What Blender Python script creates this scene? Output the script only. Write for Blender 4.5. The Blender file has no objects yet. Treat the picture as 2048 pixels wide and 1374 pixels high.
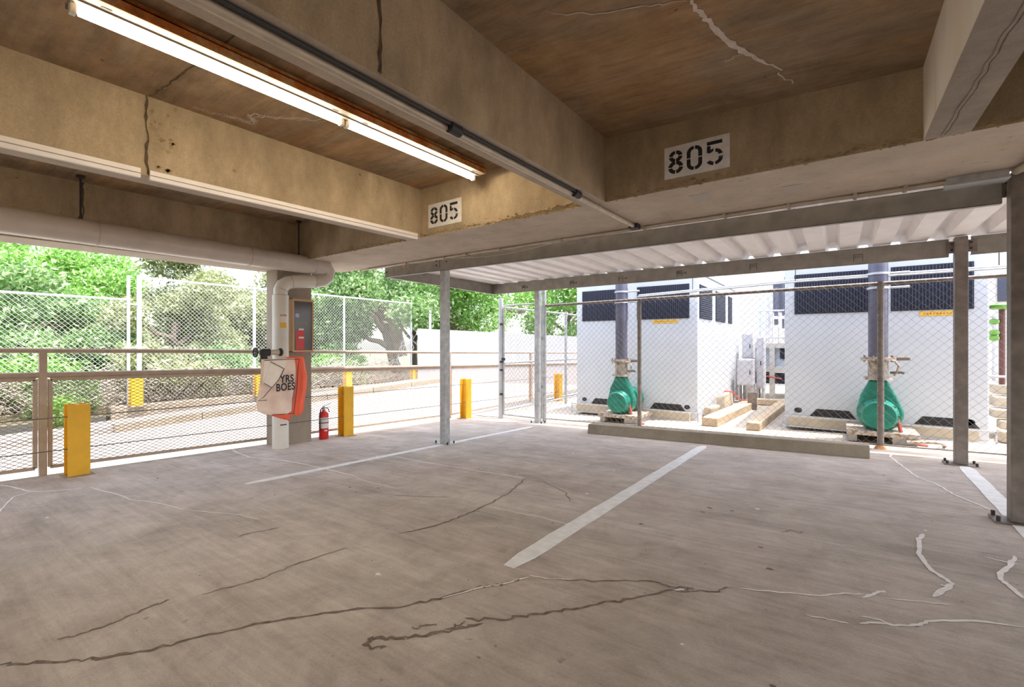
import bpy, bmesh, math, random
import numpy as np
from mathutils import Vector, Matrix

random.seed(7)
SC = bpy.context.scene
COL = SC.collection

# ------------------------------------------------------------------ camera
YAW = 35.6
cam = bpy.data.cameras.new('camera')
cam.sensor_width = 36.0
cam.lens = 915.0 / 2048.0 * 36.0
cam.clip_start = 0.05
cam.clip_end = 500
cam_o = bpy.data.objects.new('camera', cam)
COL.objects.link(cam_o)
cam_o.location = (0, 0, 1.1)
cam_o.rotation_euler = (math.radians(90), 0, math.radians(YAW))
SC.camera = cam_o

# ------------------------------------------------------------------ world, sun, exposure
SC.view_settings.view_transform = 'Standard'
SC.view_settings.look = 'None'
SC.view_settings.gamma = 1.0
SC.view_settings.use_curve_mapping = False
SC.view_settings.exposure = 1.74
SUN_DIR = Vector((0.26, 0.10, 1.0)).normalized()
TUBE_POWER = 16.0

w = bpy.data.worlds.new('sky')
SC.world = w
w.use_nodes = True
wn = w.node_tree
for n in list(wn.nodes):
    wn.nodes.remove(n)
sky = wn.nodes.new('ShaderNodeTexSky')
sky.sky_type = 'NISHITA'
sky.sun_disc = False
sky.sun_elevation = math.asin(SUN_DIR.z)
sky.sun_rotation = math.atan2(SUN_DIR.x, SUN_DIR.y)
sky.dust_density = 2.5
sky.air_density = 1.0
bg = wn.nodes.new('ShaderNodeBackground')
bg.inputs['Strength'].default_value = 0.27
wo = wn.nodes.new('ShaderNodeOutputWorld')
hs = wn.nodes.new('ShaderNodeHueSaturation')
hs.inputs['Saturation'].default_value = 0.62          # a hazy summer sky
wn.links.new(sky.outputs[0], hs.inputs['Color'])
wn.links.new(hs.outputs[0], bg.inputs['Color'])
wn.links.new(bg.outputs[0], wo.inputs['Surface'])

sun = bpy.data.lights.new('sun', 'SUN')
sun.energy = 1.8
sun.angle = math.radians(1.0)
sun.color = (1.0, 0.96, 0.9)
sun_o = bpy.data.objects.new('sun', sun)
COL.objects.link(sun_o)
sun_o.location = (5, 3, 20)
sun_o.rotation_euler = SUN_DIR.to_track_quat('Z', 'Y').to_euler()

SC.cycles.use_denoising = True
SC.cycles.max_bounces = 10
SC.cycles.diffuse_bounces = 6
SC.cycles.sample_clamp_indirect = 6.0


# ------------------------------------------------------------------ helpers
def zf(x, y):
    """garage floor height"""
    return 0.032 * x - 0.036 * y


def zb(y):
    """underside of joists and girder"""
    return 2.195 + 0.0185 * y


def zs(x, y):
    """underside of the slab"""
    s = 2.725 + 0.0185 * y
    if x > -1.66:
        s -= 0.052 * (min(x, 0.5) + 1.66)
    return s


def zy(x, y=0):
    """ground of the equipment yard"""
    return -0.28 + 0.03 * x


def zroad(x, y):
    """road height; x = 0 stands for its far edge, otherwise the near edge by the railing"""
    return -0.66 + 0.04 * min(y, 11.0) if x == 0 else -0.60 + 0.014 * min(y, 11.0)


class MB:
    def __init__(s):
        s.v = []; s.f = []; s.m = []

    def add(s, vs, fs, mi=0):
        o = len(s.v)
        s.v += [tuple(v) for v in vs]
        s.f += [tuple(i + o for i in f) for f in fs]
        s.m += [mi] * len(fs)

    def hexa(s, b, t, mi=0):
        """b, t: four bottom and four top points, counter-clockwise seen from above"""
        s.add(list(b) + list(t), [(3, 2, 1, 0), (4, 5, 6, 7), (0, 1, 5, 4), (1, 2, 6, 5), (2, 3, 7, 6), (3, 0, 4, 7)], mi)

    def box(s, a, b, mi=0):
        x0, y0, z0 = [min(p, q) for p, q in zip(a, b)]
        x1, y1, z1 = [max(p, q) for p, q in zip(a, b)]
        s.hexa([(x0, y0, z0), (x1, y0, z0), (x1, y1, z0), (x0, y1, z0)], [(x0, y0, z1), (x1, y0, z1), (x1, y1, z1), (x0, y1, z1)], mi)

    def bar(s, p, q, w_, h_, mi=0, up=(0, 0, 1)):
        """rectangular bar from p to q, w_ across, h_ along up"""
        p = Vector(p); q = Vector(q)
        d = (q - p).normalized()
        u = Vector(up)
        r = d.cross(u)
        if r.length < 1e-5:
            r = d.cross(Vector((0, 1, 0)))
        r.normalize()
        u = r.cross(d).normalized()
        r *= w_ / 2; u *= h_ / 2
        s.add([p - r - u, p + r - u, p + r + u, p - r + u, q - r - u, q + r - u, q + r + u, q - r + u],
              [(0, 1, 2, 3), (7, 6, 5, 4), (0, 4, 5, 1), (1, 5, 6, 2), (2, 6, 7, 3), (3, 7, 4, 0)], mi)

    def tube(s, pts, r, n=10, mi=0, cap=True):
        pts = [Vector(p) for p in pts]
        rs = r if isinstance(r, (list, tuple)) else [r] * len(pts)
        t0 = (pts[1] - pts[0]).normalized()
        ref = Vector((0, 0, 1)) if abs(t0.z) < 0.9 else Vector((1, 0, 0))
        u = t0.cross(ref).normalized()
        vs = []
        for i, p in enumerate(pts):
            t = (pts[min(i + 1, len(pts) - 1)] - pts[max(i - 1, 0)]).normalized()
            u = (u - t * u.dot(t))
            if u.length < 1e-6:
                u = t.orthogonal()
            u.normalize()
            v = t.cross(u)
            for k in range(n):
                a = 2 * math.pi * k / n
                vs.append(p + (u * math.cos(a) + v * math.sin(a)) * rs[i])
        fs = []
        for i in range(len(pts) - 1):
            for k in range(n):
                fs.append((i * n + k, i * n + (k + 1) % n, (i + 1) * n + (k + 1) % n, (i + 1) * n + k))
        if cap:
            fs.append(tuple(range(n - 1, -1, -1)))
            fs.append(tuple((len(pts) - 1) * n + k for k in range(n)))
        s.add(vs, fs, mi)

    def prism(s, poly, d, mi=0):
        """poly: 3-D points of a planar polygon, swept by d"""
        d = Vector(d); n = len(poly)
        a = [Vector(p) for p in poly]
        b = [p + d for p in a]
        s.add(a + b, [tuple(range(n - 1, -1, -1)), tuple(range(n, 2 * n))] + [(i, (i + 1) % n, n + (i + 1) % n, n + i) for i in range(n)], mi)

    def lathe(s, c, axis, prof, n=28, mi=0):
        """prof: (distance along axis, radius)"""
        c = Vector(c); ax = Vector(axis).normalized()
        s.tube([c + ax * a for a, _ in prof], [max(r, 0.0005) for _, r in prof], n, mi)

    def ribbon(s, pts, widths, normal, mi=0):
        """a thin flat strip along pts"""
        pts = [Vector(p) for p in pts]; nrm = Vector(normal)
        vs = []
        for i, p in enumerate(pts):
            t = (pts[min(i + 1, len(pts) - 1)] - pts[max(i - 1, 0)]).normalized()
            r = t.cross(nrm).normalized() * (widths[i] / 2)
            vs += [p - r, p + r]
        s.add(vs, [(2 * i, 2 * i + 1, 2 * i + 3, 2 * i + 2) for i in range(len(pts) - 1)], mi)

    def build(s, name, mat, parent=None, smooth=False, bevel=0, seg=2, ang=40):
        off = Vector((0, 0, 0)); p = parent
        while p is not None:
            off += Vector(p.location); p = p.parent
        me = bpy.data.meshes.new(name)
        me.from_pydata([(v[0] - off.x, v[1] - off.y, v[2] - off.z) for v in s.v], [], s.f)
        for m in (mat if isinstance(mat, (list, tuple)) else [mat]):
            me.materials.append(m)
        me.polygons.foreach_set('material_index', s.m)
        bm = bmesh.new(); bm.from_mesh(me)
        bmesh.ops.recalc_face_normals(bm, faces=bm.faces)
        if bevel:
            eds = [e for e in bm.edges if len(e.link_faces) == 2 and e.calc_face_angle(0) > 0.6]
            bmesh.ops.bevel(bm, geom=eds, offset=bevel, segments=seg, profile=0.6, affect='EDGES', clamp_overlap=True)
        bm.to_mesh(me); bm.free()
        if smooth:
            me.polygons.foreach_set('use_smooth', [True] * len(me.polygons))
            me.set_sharp_from_angle(angle=math.radians(ang))
        me.update()
        o = bpy.data.objects.new(name, me)
        COL.objects.link(o)
        o.parent = parent
        return o


def thing(name, label, cat, loc, group=None):
    o = bpy.data.objects.new(name, None)
    o.empty_display_size = 0.1
    COL.objects.link(o)
    o.location = loc
    o['label'] = label; o['category'] = cat
    if group:
        o['group'] = group
    return o


def tag(o, label, cat, group=None, kind=None):
    if label:
        o['label'] = label
    if cat:
        o['category'] = cat
    if group:
        o['group'] = group
    if kind:
        o['kind'] = kind
    return o


def struct(o):
    o['kind'] = 'structure'
    return o


def copy_thing(o, loc):
    c = o.copy(); COL.objects.link(c); c.location = loc
    for ch in [x for x in COL.objects if x.parent == o]:
        k = ch.copy(); COL.objects.link(k); k.parent = c
        for g in [x for x in COL.objects if x.parent == ch]:
            q = g.copy(); COL.objects.link(q); q.parent = k
    return c


# ------------------------------------------------------------------ materials
def _mat(name):
    m = bpy.data.materials.new(name); m.use_nodes = True
    nt = m.node_tree
    b = nt.nodes['Principled BSDF']
    return m, nt, b


def plain(name, col, rough=0.5, metal=0.0, var=0.0, scale=8.0, bump=0.0, emit=0.0):
    m, nt, b = _mat(name)
    b.inputs['Roughness'].default_value = rough
    b.inputs['Metallic'].default_value = metal
    b.inputs['Base Color'].default_value = (*col, 1)
    if var:
        tc = nt.nodes.new('ShaderNodeTexCoord')
        no = nt.nodes.new('ShaderNodeTexNoise')
        no.inputs['Scale'].default_value = scale; no.inputs['Detail'].default_value = 5
        nt.links.new(tc.outputs['Object'], no.inputs['Vector'])
        cr = nt.nodes.new('ShaderNodeValToRGB')
        cr.color_ramp.elements[0].position = 0.3; cr.color_ramp.elements[1].position = 0.7
        cr.color_ramp.elements[0].color = (*[c * (1 - var) for c in col], 1)
        cr.color_ramp.elements[1].color = (*[min(1, c * (1 + var)) for c in col], 1)
        nt.links.new(no.outputs['Fac'], cr.inputs['Fac'])
        nt.links.new(cr.outputs['Color'], b.inputs['Base Color'])
        if bump:
            bp = nt.nodes.new('ShaderNodeBump'); bp.inputs['Strength'].default_value = bump; bp.inputs['Distance'].default_value = 0.01
            nt.links.new(no.outputs['Fac'], bp.inputs['Height']); nt.links.new(bp.outputs['Normal'], b.inputs['Normal'])
    if emit:
        b.inputs['Emission Color'].default_value = (*col, 1)
        b.inputs['Emission Strength'].default_value = emit
    return m


def concrete(name, base, dark, stain, stain_amt=0.5, stain_pos=0.55, stretch=(1, 1, 1), rot=0.0, grain=0.25, streak=0.35, spots=True, sscale=0.9, rough=0.85, bump=0.25, smudge=0.0, con=0.18, wear=0.0):
    """weathered concrete: broad mottling, soft streaks, stains of another colour, fine grain and small pits"""
    m, nt, b = _mat(name)
    N = nt.nodes.new; L = nt.links.new
    b.inputs['Roughness'].default_value = rough
    b.inputs['Specular IOR Level'].default_value = 0.25
    tc = N('ShaderNodeTexCoord')
    mp = N('ShaderNodeMapping'); mp.inputs['Scale'].default_value = stretch; mp.inputs['Rotation'].default_value = (0, 0, rot)
    L(tc.outputs['Object'], mp.inputs['Vector'])

    def noise(scale, detail, vec, rough_=0.6, dist=0.0):
        n = N('ShaderNodeTexNoise'); n.inputs['Scale'].default_value = scale; n.inputs['Detail'].default_value = detail
        n.inputs['Roughness'].default_value = rough_; n.inputs['Distortion'].default_value = dist
        L(vec, n.inputs['Vector'])
        return n.outputs['Fac']

    def ramp(fac, p0, p1, c0=(0, 0, 0), c1=(1, 1, 1)):
        r = N('ShaderNodeValToRGB')
        r.color_ramp.elements[0].position = p0; r.color_ramp.elements[1].position = p1
        r.color_ramp.elements[0].color = (*c0, 1); r.color_ramp.elements[1].color = (*c1, 1)
        L(fac, r.inputs['Fac'])
        return r.outputs['Color']

    def mix(fac, a, b_, mode='MIX'):
        x = N('ShaderNodeMix'); x.data_type = 'RGBA'; x.blend_type = mode
        if isinstance(fac, float):
            x.inputs['Factor'].default_value = fac
        else:
            L(fac, x.inputs['Factor'])
        for k, s_ in ((6, a), (7, b_)):
            if isinstance(s_, tuple):
                x.inputs[k].default_value = (*s_, 1)
            else:
                L(s_, x.inputs[k])
        return x.outputs[2]

    broad = noise(1.1, 6, tc.outputs['Object'], 0.62, 0.4)
    c = ramp(broad, 0.5 - con, 0.5 + con, dark, base)
    st = noise(sscale, 5, mp.outputs['Vector'], 0.55, 0.8)
    sf = N('ShaderNodeMath'); sf.operation = 'MULTIPLY'; sf.inputs[1].default_value = stain_amt
    L(ramp(st, stain_pos, stain_pos + 0.18), sf.inputs[0])
    c = mix(sf.outputs[0], c, stain)
    sk = noise(5.0, 8, mp.outputs['Vector'], 0.7)
    c = mix(streak, c, ramp(sk, 0.3, 0.7, tuple(x * 0.55 for x in dark), tuple(min(1, x * 1.25) for x in base)), 'MIX')
    g = noise(95.0, 3, tc.outputs['Object'], 0.7)
    c = mix(grain, c, ramp(g, 0.3, 0.7, (0.35, 0.35, 0.35), (1, 1, 1)), 'MULTIPLY')
    if wear:
        m2 = N('ShaderNodeMapping'); m2.inputs['Scale'].default_value = (1.6, 26, 1); m2.inputs['Rotation'].default_value = (0, 0, 0.25)
        L(tc.outputs['Object'], m2.inputs['Vector'])
        c = mix(wear, c, ramp(noise(1.0, 6, m2.outputs['Vector'], 0.65, 0.3), 0.35, 0.68, tuple(x * .6 for x in dark), tuple(min(1, x * 1.12) for x in base)))
        c = mix(wear, c, ramp(noise(3.6, 9, tc.outputs['Object'], 0.72, 0.5), 0.36, 0.62, tuple(x * .62 for x in dark), tuple(min(1, x * 1.1) for x in base)))
    if smudge:
        sm = noise(0.62, 7, mp.outputs['Vector'], 0.68, 0.6)
        sm_f = N('ShaderNodeMath'); sm_f.operation = 'MULTIPLY'; sm_f.inputs[1].default_value = smudge
        L(ramp(sm, 0.50, 0.70), sm_f.inputs[0])
        c = mix(sm_f.outputs[0], c, tuple(x * .42 for x in dark))
    if spots:
        sp = noise(16.0, 2, tc.outputs['Object'], 0.5)
        c = mix(ramp(sp, 0.73, 0.80), c, tuple(x * 0.45 for x in dark))
    L(c, b.inputs['Base Color'])
    bp = N('ShaderNodeBump'); bp.inputs['Strength'].default_value = bump; bp.inputs['Distance'].default_value = 0.008
    ad = N('ShaderNodeMath'); ad.operation = 'ADD'; L(sk, ad.inputs[0]); L(g, ad.inputs[1])
    L(ad.outputs[0], bp.inputs['Height']); L(bp.outputs['Normal'], b.inputs['Normal'])
    return m


def rusty(name, paint, rust, lo=0.45, hi=0.6, scale=3.0):
    m, nt, b = _mat(name)
    N = nt.nodes.new; L = nt.links.new
    tc = N('ShaderNodeTexCoord'); no = N('ShaderNodeTexNoise')
    no.inputs['Scale'].default_value = scale; no.inputs['Detail'].default_value = 8; no.inputs['Roughness'].default_value = 0.7
    L(tc.outputs['Object'], no.inputs['Vector'])
    r = N('ShaderNodeValToRGB'); e = r.color_ramp.elements
    e[0].position = lo; e[0].color = (*paint, 1); e[1].position = hi; e[1].color = (*rust, 1)
    x = e.new(min(0.98, hi + 0.12)); x.color = (*[c * 0.5 for c in rust], 1)
    L(no.outputs['Fac'], r.inputs['Fac']); L(r.outputs['Color'], b.inputs['Base Color'])
    b.inputs['Roughness'].default_value = 0.7
    return m


def leafmat(name, c0, c1, c2):
    m, nt, b = _mat(name)
    N = nt.nodes.new; L = nt.links.new
    ge = N('ShaderNodeNewGeometry')
    r = N('ShaderNodeValToRGB'); e = r.color_ramp.elements
    e[0].position = 0.0; e[0].color = (*c0, 1); e[1].position = 1.0; e[1].color = (*c2, 1)
    x = e.new(0.5); x.color = (*c1, 1)
    L(ge.outputs['Random Per Island'], r.inputs['Fac'])
    L(r.outputs['Color'], b.inputs['Base Color'])
    b.inputs['Roughness'].default_value = 0.45
    tr = N('ShaderNodeBsdfTranslucent'); L(r.outputs['Color'], tr.inputs['Color'])
    mx = N('ShaderNodeMixShader'); mx.inputs[0].default_value = 0.45
    L(b.outputs[0], mx.inputs[1]); L(tr.outputs[0], mx.inputs[2])
    L(mx.outputs[0], nt.nodes['Material Output'].inputs['Surface'])
    return m


M = {}
M['floor'] = concrete('floor_concrete', (0.71, 0.625, 0.55), (0.51, 0.42, 0.345), (0.42, 0.275, 0.185), 0.8, 0.47, (0.35, 1.3, 1), -0.12, 0.5, 0.38, sscale=0.45, rough=0.7, bump=0.7, smudge=0.6, con=0.12, wear=0.34)
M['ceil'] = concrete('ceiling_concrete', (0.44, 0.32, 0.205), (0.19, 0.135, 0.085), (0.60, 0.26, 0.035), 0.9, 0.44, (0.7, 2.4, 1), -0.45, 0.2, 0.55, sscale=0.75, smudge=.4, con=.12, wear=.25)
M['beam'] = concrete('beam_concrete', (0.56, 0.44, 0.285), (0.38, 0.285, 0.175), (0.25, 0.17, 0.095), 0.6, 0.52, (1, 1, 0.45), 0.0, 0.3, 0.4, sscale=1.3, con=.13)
M['soffit'] = concrete('soffit_concrete', (0.56, 0.475, 0.38), (0.44, 0.365, 0.285), (0.48, 0.33, 0.17), 0.35, 0.58, (1, 1, 1), 0.0, 0.2, 0.25, sscale=1.0)
M['soffitshade'] = concrete('shaded_soffit_concrete', (0.38, 0.32, 0.26), (0.26, 0.215, 0.17), (0.20, 0.15, 0.10), 0.5, 0.5, (1, 1, 1), 0.0, 0.2, 0.35)  # soffit concrete darkened to paint the shade under the right joist
M['mineral'] = concrete('mineral_crust', (0.90, 0.84, 0.74), (0.80, 0.69, 0.54), (0.60, 0.29, 0.06), 0.8, 0.57, (1, 1.6, 0.3), 0.0, 0.1, 0.12, sscale=1.7, spots=False)
M['aggregate'] = concrete('chipped_aggregate', (0.50, 0.37, 0.20), (0.26, 0.17, 0.08), (0.17, 0.09, 0.03), 0.7, 0.5, (1, 1, 1), 0.0, 0.3, 0.4, sscale=9.0)
M['joint'] = plain('dark_joint', (0.10, 0.065, 0.035), 0.95, 0, 0.5, 20)
M['lime'] = plain('lime_deposit', (0.62, 0.54, 0.47), 0.9, 0, 0.15, 20)
M['crack'] = plain('floor_crack', (0.20, 0.145, 0.11), 0.95, 0, 0.4, 30)
M['seal'] = plain('crack_sealant', (0.84, 0.79, 0.73), 0.7, 0, 0.12, 30)
M['stripe'] = plain('stripe_paint', (0.80, 0.78, 0.75), 0.65, 0, 0.10, 14)
M['pillar'] = concrete('pillar_concrete', (0.42, 0.35, 0.28), (0.31, 0.25, 0.19), (0.24, 0.18, 0.12), 0.4, 0.58, (1, 1, 0.4), 0.0, 0.2, 0.25)
M['kerb'] = concrete('kerb_concrete', (0.42, 0.36, 0.28), (0.29, 0.245, 0.18), (0.2, 0.16, 0.11), 0.5, 0.5, (1, 1, 1), 0.0, 0.25, 0.3)
M['road'] = concrete('road_concrete', (0.47, 0.44, 0.41), (0.39, 0.36, 0.33), (0.32, 0.29, 0.26), 0.4, 0.58, (1, 0.5, 1), 0.0, 0.12, 0.15, spots=False)
M['yard'] = concrete('yard_ground', (0.54, 0.48, 0.41), (0.43, 0.37, 0.31), (0.34, 0.29, 0.24), 0.4, 0.55, (1, 1, 1), 0.0, 0.2, 0.2)
M['soil'] = concrete('soil', (0.24, 0.21, 0.13), (0.14, 0.13, 0.07), (0.10, 0.13, 0.04), 0.6, 0.5, (1, 1, 1), 0.0, 0.3, 0.3)
M['wallwhite'] = concrete('white_wall_paint', (0.56, 0.55, 0.565), (0.50, 0.49, 0.51), (0.40, 0.39, 0.42), 0.5, 0.55, (2.2, 2.2, 0.2), 0.0, 0.1, 0.15, spots=False)
M['galv'] = plain('galvanised_steel', (0.46, 0.46, 0.46), 0.45, 0.35, 0.22, 14)
M['steel'] = plain('canopy_steel', (0.30, 0.27, 0.235), 0.5, 0.2, 0.16, 9)
M['darksteel'] = plain('dark_shaded_steel', (0.22, 0.185, 0.16), 0.5, 0.3, 0.25, 12)  # dark brown puts the right posts' shade into the colour; also dark fittings
M['deck'] = plain('white_deck_sheet', (0.80, 0.77, 0.76), 0.45, 0.0, 0.05, 6)
M['wire'] = plain('chain_link_wire', (0.13, 0.125, 0.12), 0.5, 0.3)
M['wirelight'] = plain('chain_link_wire_pale', (0.60, 0.59, 0.54), 0.5, 0.1)
M['galvlight'] = plain('pale_galvanised_post', (0.54, 0.55, 0.56), 0.45, 0.2, 0.1, 10)
M['tanrail'] = plain('tan_rail_paint', (0.44, 0.335, 0.255), 0.5, 0, 0.12, 10)
M['meshbrown'] = plain('panel_mesh_paint', (0.40, 0.315, 0.25), 0.6, 0.1)
M['yellow'] = plain('yellow_post_paint', (0.80, 0.44, 0.02), 0.5, 0, 0.10, 6)
M['cable'] = plain('steel_cable', (0.16, 0.15, 0.15), 0.5, 0.5)
M['pvc'] = plain('pipe_paint', (0.58, 0.51, 0.44), 0.28, 0, 0.08, 5)
M['pvcwhite'] = plain('white_pipe_paint', (0.72, 0.68, 0.61), 0.4, 0, 0.06, 5)
M['dark'] = plain('dark_rubber', (0.03, 0.028, 0.028), 0.6)
M['black'] = plain('black_paint', (0.02, 0.018, 0.018), 0.55)
M['conduit'] = plain('conduit_paint', (0.52, 0.44, 0.34), 0.45, 0.2, 0.15, 10)
M['white'] = plain('white_enamel', (0.82, 0.78, 0.70), 0.4, 0, 0.05, 6)
M['aged'] = plain('aged_cream_enamel', (0.36, 0.31, 0.24), 0.5, 0, 0.12, 12)
M['raceway'] = plain('white_raceway', (0.86, 0.80, 0.74), 0.4, 0, 0.05, 6)
M['rust'] = rusty('rusty_enamel', (0.55, 0.40, 0.22), (0.50, 0.17, 0.04), 0.40, 0.52, 4.0)
M['red'] = plain('red_enamel', (0.62, 0.02, 0.02), 0.3)
M['paper'] = plain('white_paper_label', (0.78, 0.72, 0.68), 0.6)
M['tancase'] = plain('tan_cabinet_paint', (0.58, 0.36, 0.17), 0.45, 0, 0.08, 5)
M['greywhite'] = plain('enclosure_paint', (0.62, 0.635, 0.665), 0.5, 0, 0.03, 3)
M['navy'] = plain('dark_louvre', (0.012, 0.014, 0.03), 0.6)
M['navyslat'] = plain('louvre_slat', (0.05, 0.055, 0.085), 0.5)
M['bluegrey'] = plain('blue_grey_pipe_paint', (0.13, 0.125, 0.17), 0.35, 0.2, 0.15, 6)
M['green'] = plain('pump_green_paint', (0.012, 0.22, 0.15), 0.35, 0.1, 0.2, 10)
M['flange'] = rusty('rusty_flange', (0.50, 0.46, 0.40), (0.26, 0.15, 0.08), 0.45, 0.6, 16.0)
M['signyellow'] = plain('yellow_sign', (0.85, 0.50, 0.04), 0.5, 0, 0.1, 30)
M['beige'] = plain('beige_skid_paint', (0.55, 0.47, 0.36), 0.6, 0, 0.1, 6)
M['wood'] = concrete('weathered_timber', (0.68, 0.54, 0.38), (0.52, 0.39, 0.25), (0.36, 0.25, 0.14), 0.5, 0.5, (5, 0.6, 5), 0.0, 0.2, 0.3)
M['cloth'] = plain('peach_fabric', (0.95, 0.68, 0.56), 0.7, 0, 0.2, 5)
M['clothwhite'] = plain('pale_fabric', (0.92, 0.82, 0.73), 0.7, 0, 0.08, 4)
M['orange'] = plain('orange_fabric', (0.90, 0.13, 0.055), 0.6, 0, 0.12, 4)
M['bark'] = concrete('bark', (0.30, 0.23, 0.17), (0.17, 0.125, 0.09), (0.10, 0.075, 0.05), 0.5, 0.5, (5, 5, 0.8), 0.0, 0.3, 0.5)
M['twig'] = plain('dry_twigs', (0.46, 0.39, 0.31), 0.9, 0, 0.3, 3)
M['leafA'] = leafmat('bright_green_leaves', (0.13, 0.32, 0.04), (0.27, 0.52, 0.09), (0.62, 0.76, 0.40))
M['leafB'] = leafmat('olive_leaves', (0.17, 0.20, 0.06), (0.33, 0.37, 0.14), (0.74, 0.74, 0.54))
M['leafC'] = leafmat('mid_green_leaves', (0.09, 0.20, 0.05), (0.22, 0.38, 0.11), (0.60, 0.68, 0.42))
M['bldg'] = plain('pale_render', (0.62, 0.585, 0.53), 0.7, 0, 0.05, 2)
M['paleblue'] = plain('pale_blue_steel', (0.60, 0.66, 0.74), 0.5, 0.1, 0.05, 4)
M['palegrey'] = plain('pale_grey_cabinet', (0.55, 0.54, 0.56), 0.5, 0, 0.05, 4)
M['limegreen'] = plain('lime_green_paint', (0.16, 0.36, 0.06), 0.4)
M['brownpipe'] = plain('dark_maroon_pipe', (0.14, 0.055, 0.045), 0.4)
M['stone'] = concrete('pale_stone', (0.66, 0.58, 0.47), (0.52, 0.43, 0.32), (0.40, 0.31, 0.2), 0.4, 0.5, (1, 1, 1), 0.0, 0.2, 0.25)
M['hose'] = plain('red_hose', (0.50, 0.10, 0.08), 0.5)
mg, nt, b = _mat('dark_acrylic_window')
b.inputs['Base Color'].default_value = (0.085, 0.07, 0.075, 1); b.inputs['Roughness'].default_value = 0.12
M['glassdark'] = mg
mt, nt, b = _mat('fluorescent_tube')
b.inputs['Base Color'].default_value = (0.9, 0.9, 0.85, 1)
b.inputs['Emission Color'].default_value = (1.0, 0.86, 0.64, 1)
b.inputs['Emission Strength'].default_value = TUBE_POWER
M['tube'] = mt


def lettering(name, body, size, mat, parent, origin, xdir, ydir, thick=0.002, bold=0.0, sx=1.0):
    """text as real thin geometry: origin = lower left corner, xdir / ydir = unit vectors"""
    cu = bpy.data.curves.new(name, 'FONT'); cu.body = body; cu.size = size; cu.offset = bold; cu.extrude = thick
    cu.space_character = 1.0 + bold * 22
    t = bpy.data.objects.new(name, cu); COL.objects.link(t)
    bpy.context.view_layer.update()
    me = bpy.data.meshes.new_from_object(t.evaluated_get(bpy.context.evaluated_depsgraph_get()))
    bpy.data.objects.remove(t)
    X = Vector(xdir).normalized(); Y = Vector(ydir).normalized(); Zv = X.cross(Y)
    off = Vector((0, 0, 0)); p = parent
    while p is not None:
        off += Vector(p.location); p = p.parent
    for v in me.vertices:
        v.co = Vector(origin) + X * v.co.x * sx + Y * v.co.y + Zv * v.co.z - off
    me.materials.clear(); me.materials.append(mat)
    o = bpy.data.objects.new(name, me); COL.objects.link(o); o.parent = parent
    return o


# ================================================================== SETTING
# ---- floor
def path(pts, n=5, jit=0.012, z=None, lift=0.002):
    out = []
    for (a, b_) in zip(pts[:-1], pts[1:]):
        for k in range(n):
            t = k / n
            out.append((a[0] + (b_[0] - a[0]) * t, a[1] + (b_[1] - a[1]) * t))
    out.append(pts[-1])
    out = [(x + random.uniform(-jit, jit), y + random.uniform(-jit, jit)) for x, y in out]
    return [(x, y, (z or zf)(x, y) + lift) for x, y in out]


fl = MB()
FX0, FX1, FY0, FY1 = -6.62, 9.0, -13.0, 7.74
c4 = [(FX0, FY0), (FX1, FY0), (FX1, FY1), (FX0, FY1)]
fl.hexa([(x, y, zf(x, y) - 0.25) for x, y in c4], [(x, y, zf(x, y)) for x, y in c4])


def floor_line(pts, w0, mi, n=6, jit=0.012):
    if mi == 2:
        n, jit = 4, 0.005
    p = path(pts, n, jit)
    fl.ribbon(p, [w0 * (.62 if mi == 1 else .85) * (random.uniform(0.45, 1.3) if mi == 1 else random.uniform(.7, 1.15)) * (0.3 if i in (0, len(p) - 1) else 1) for i in range(len(p))], (0, 0, 1), mi)


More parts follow.
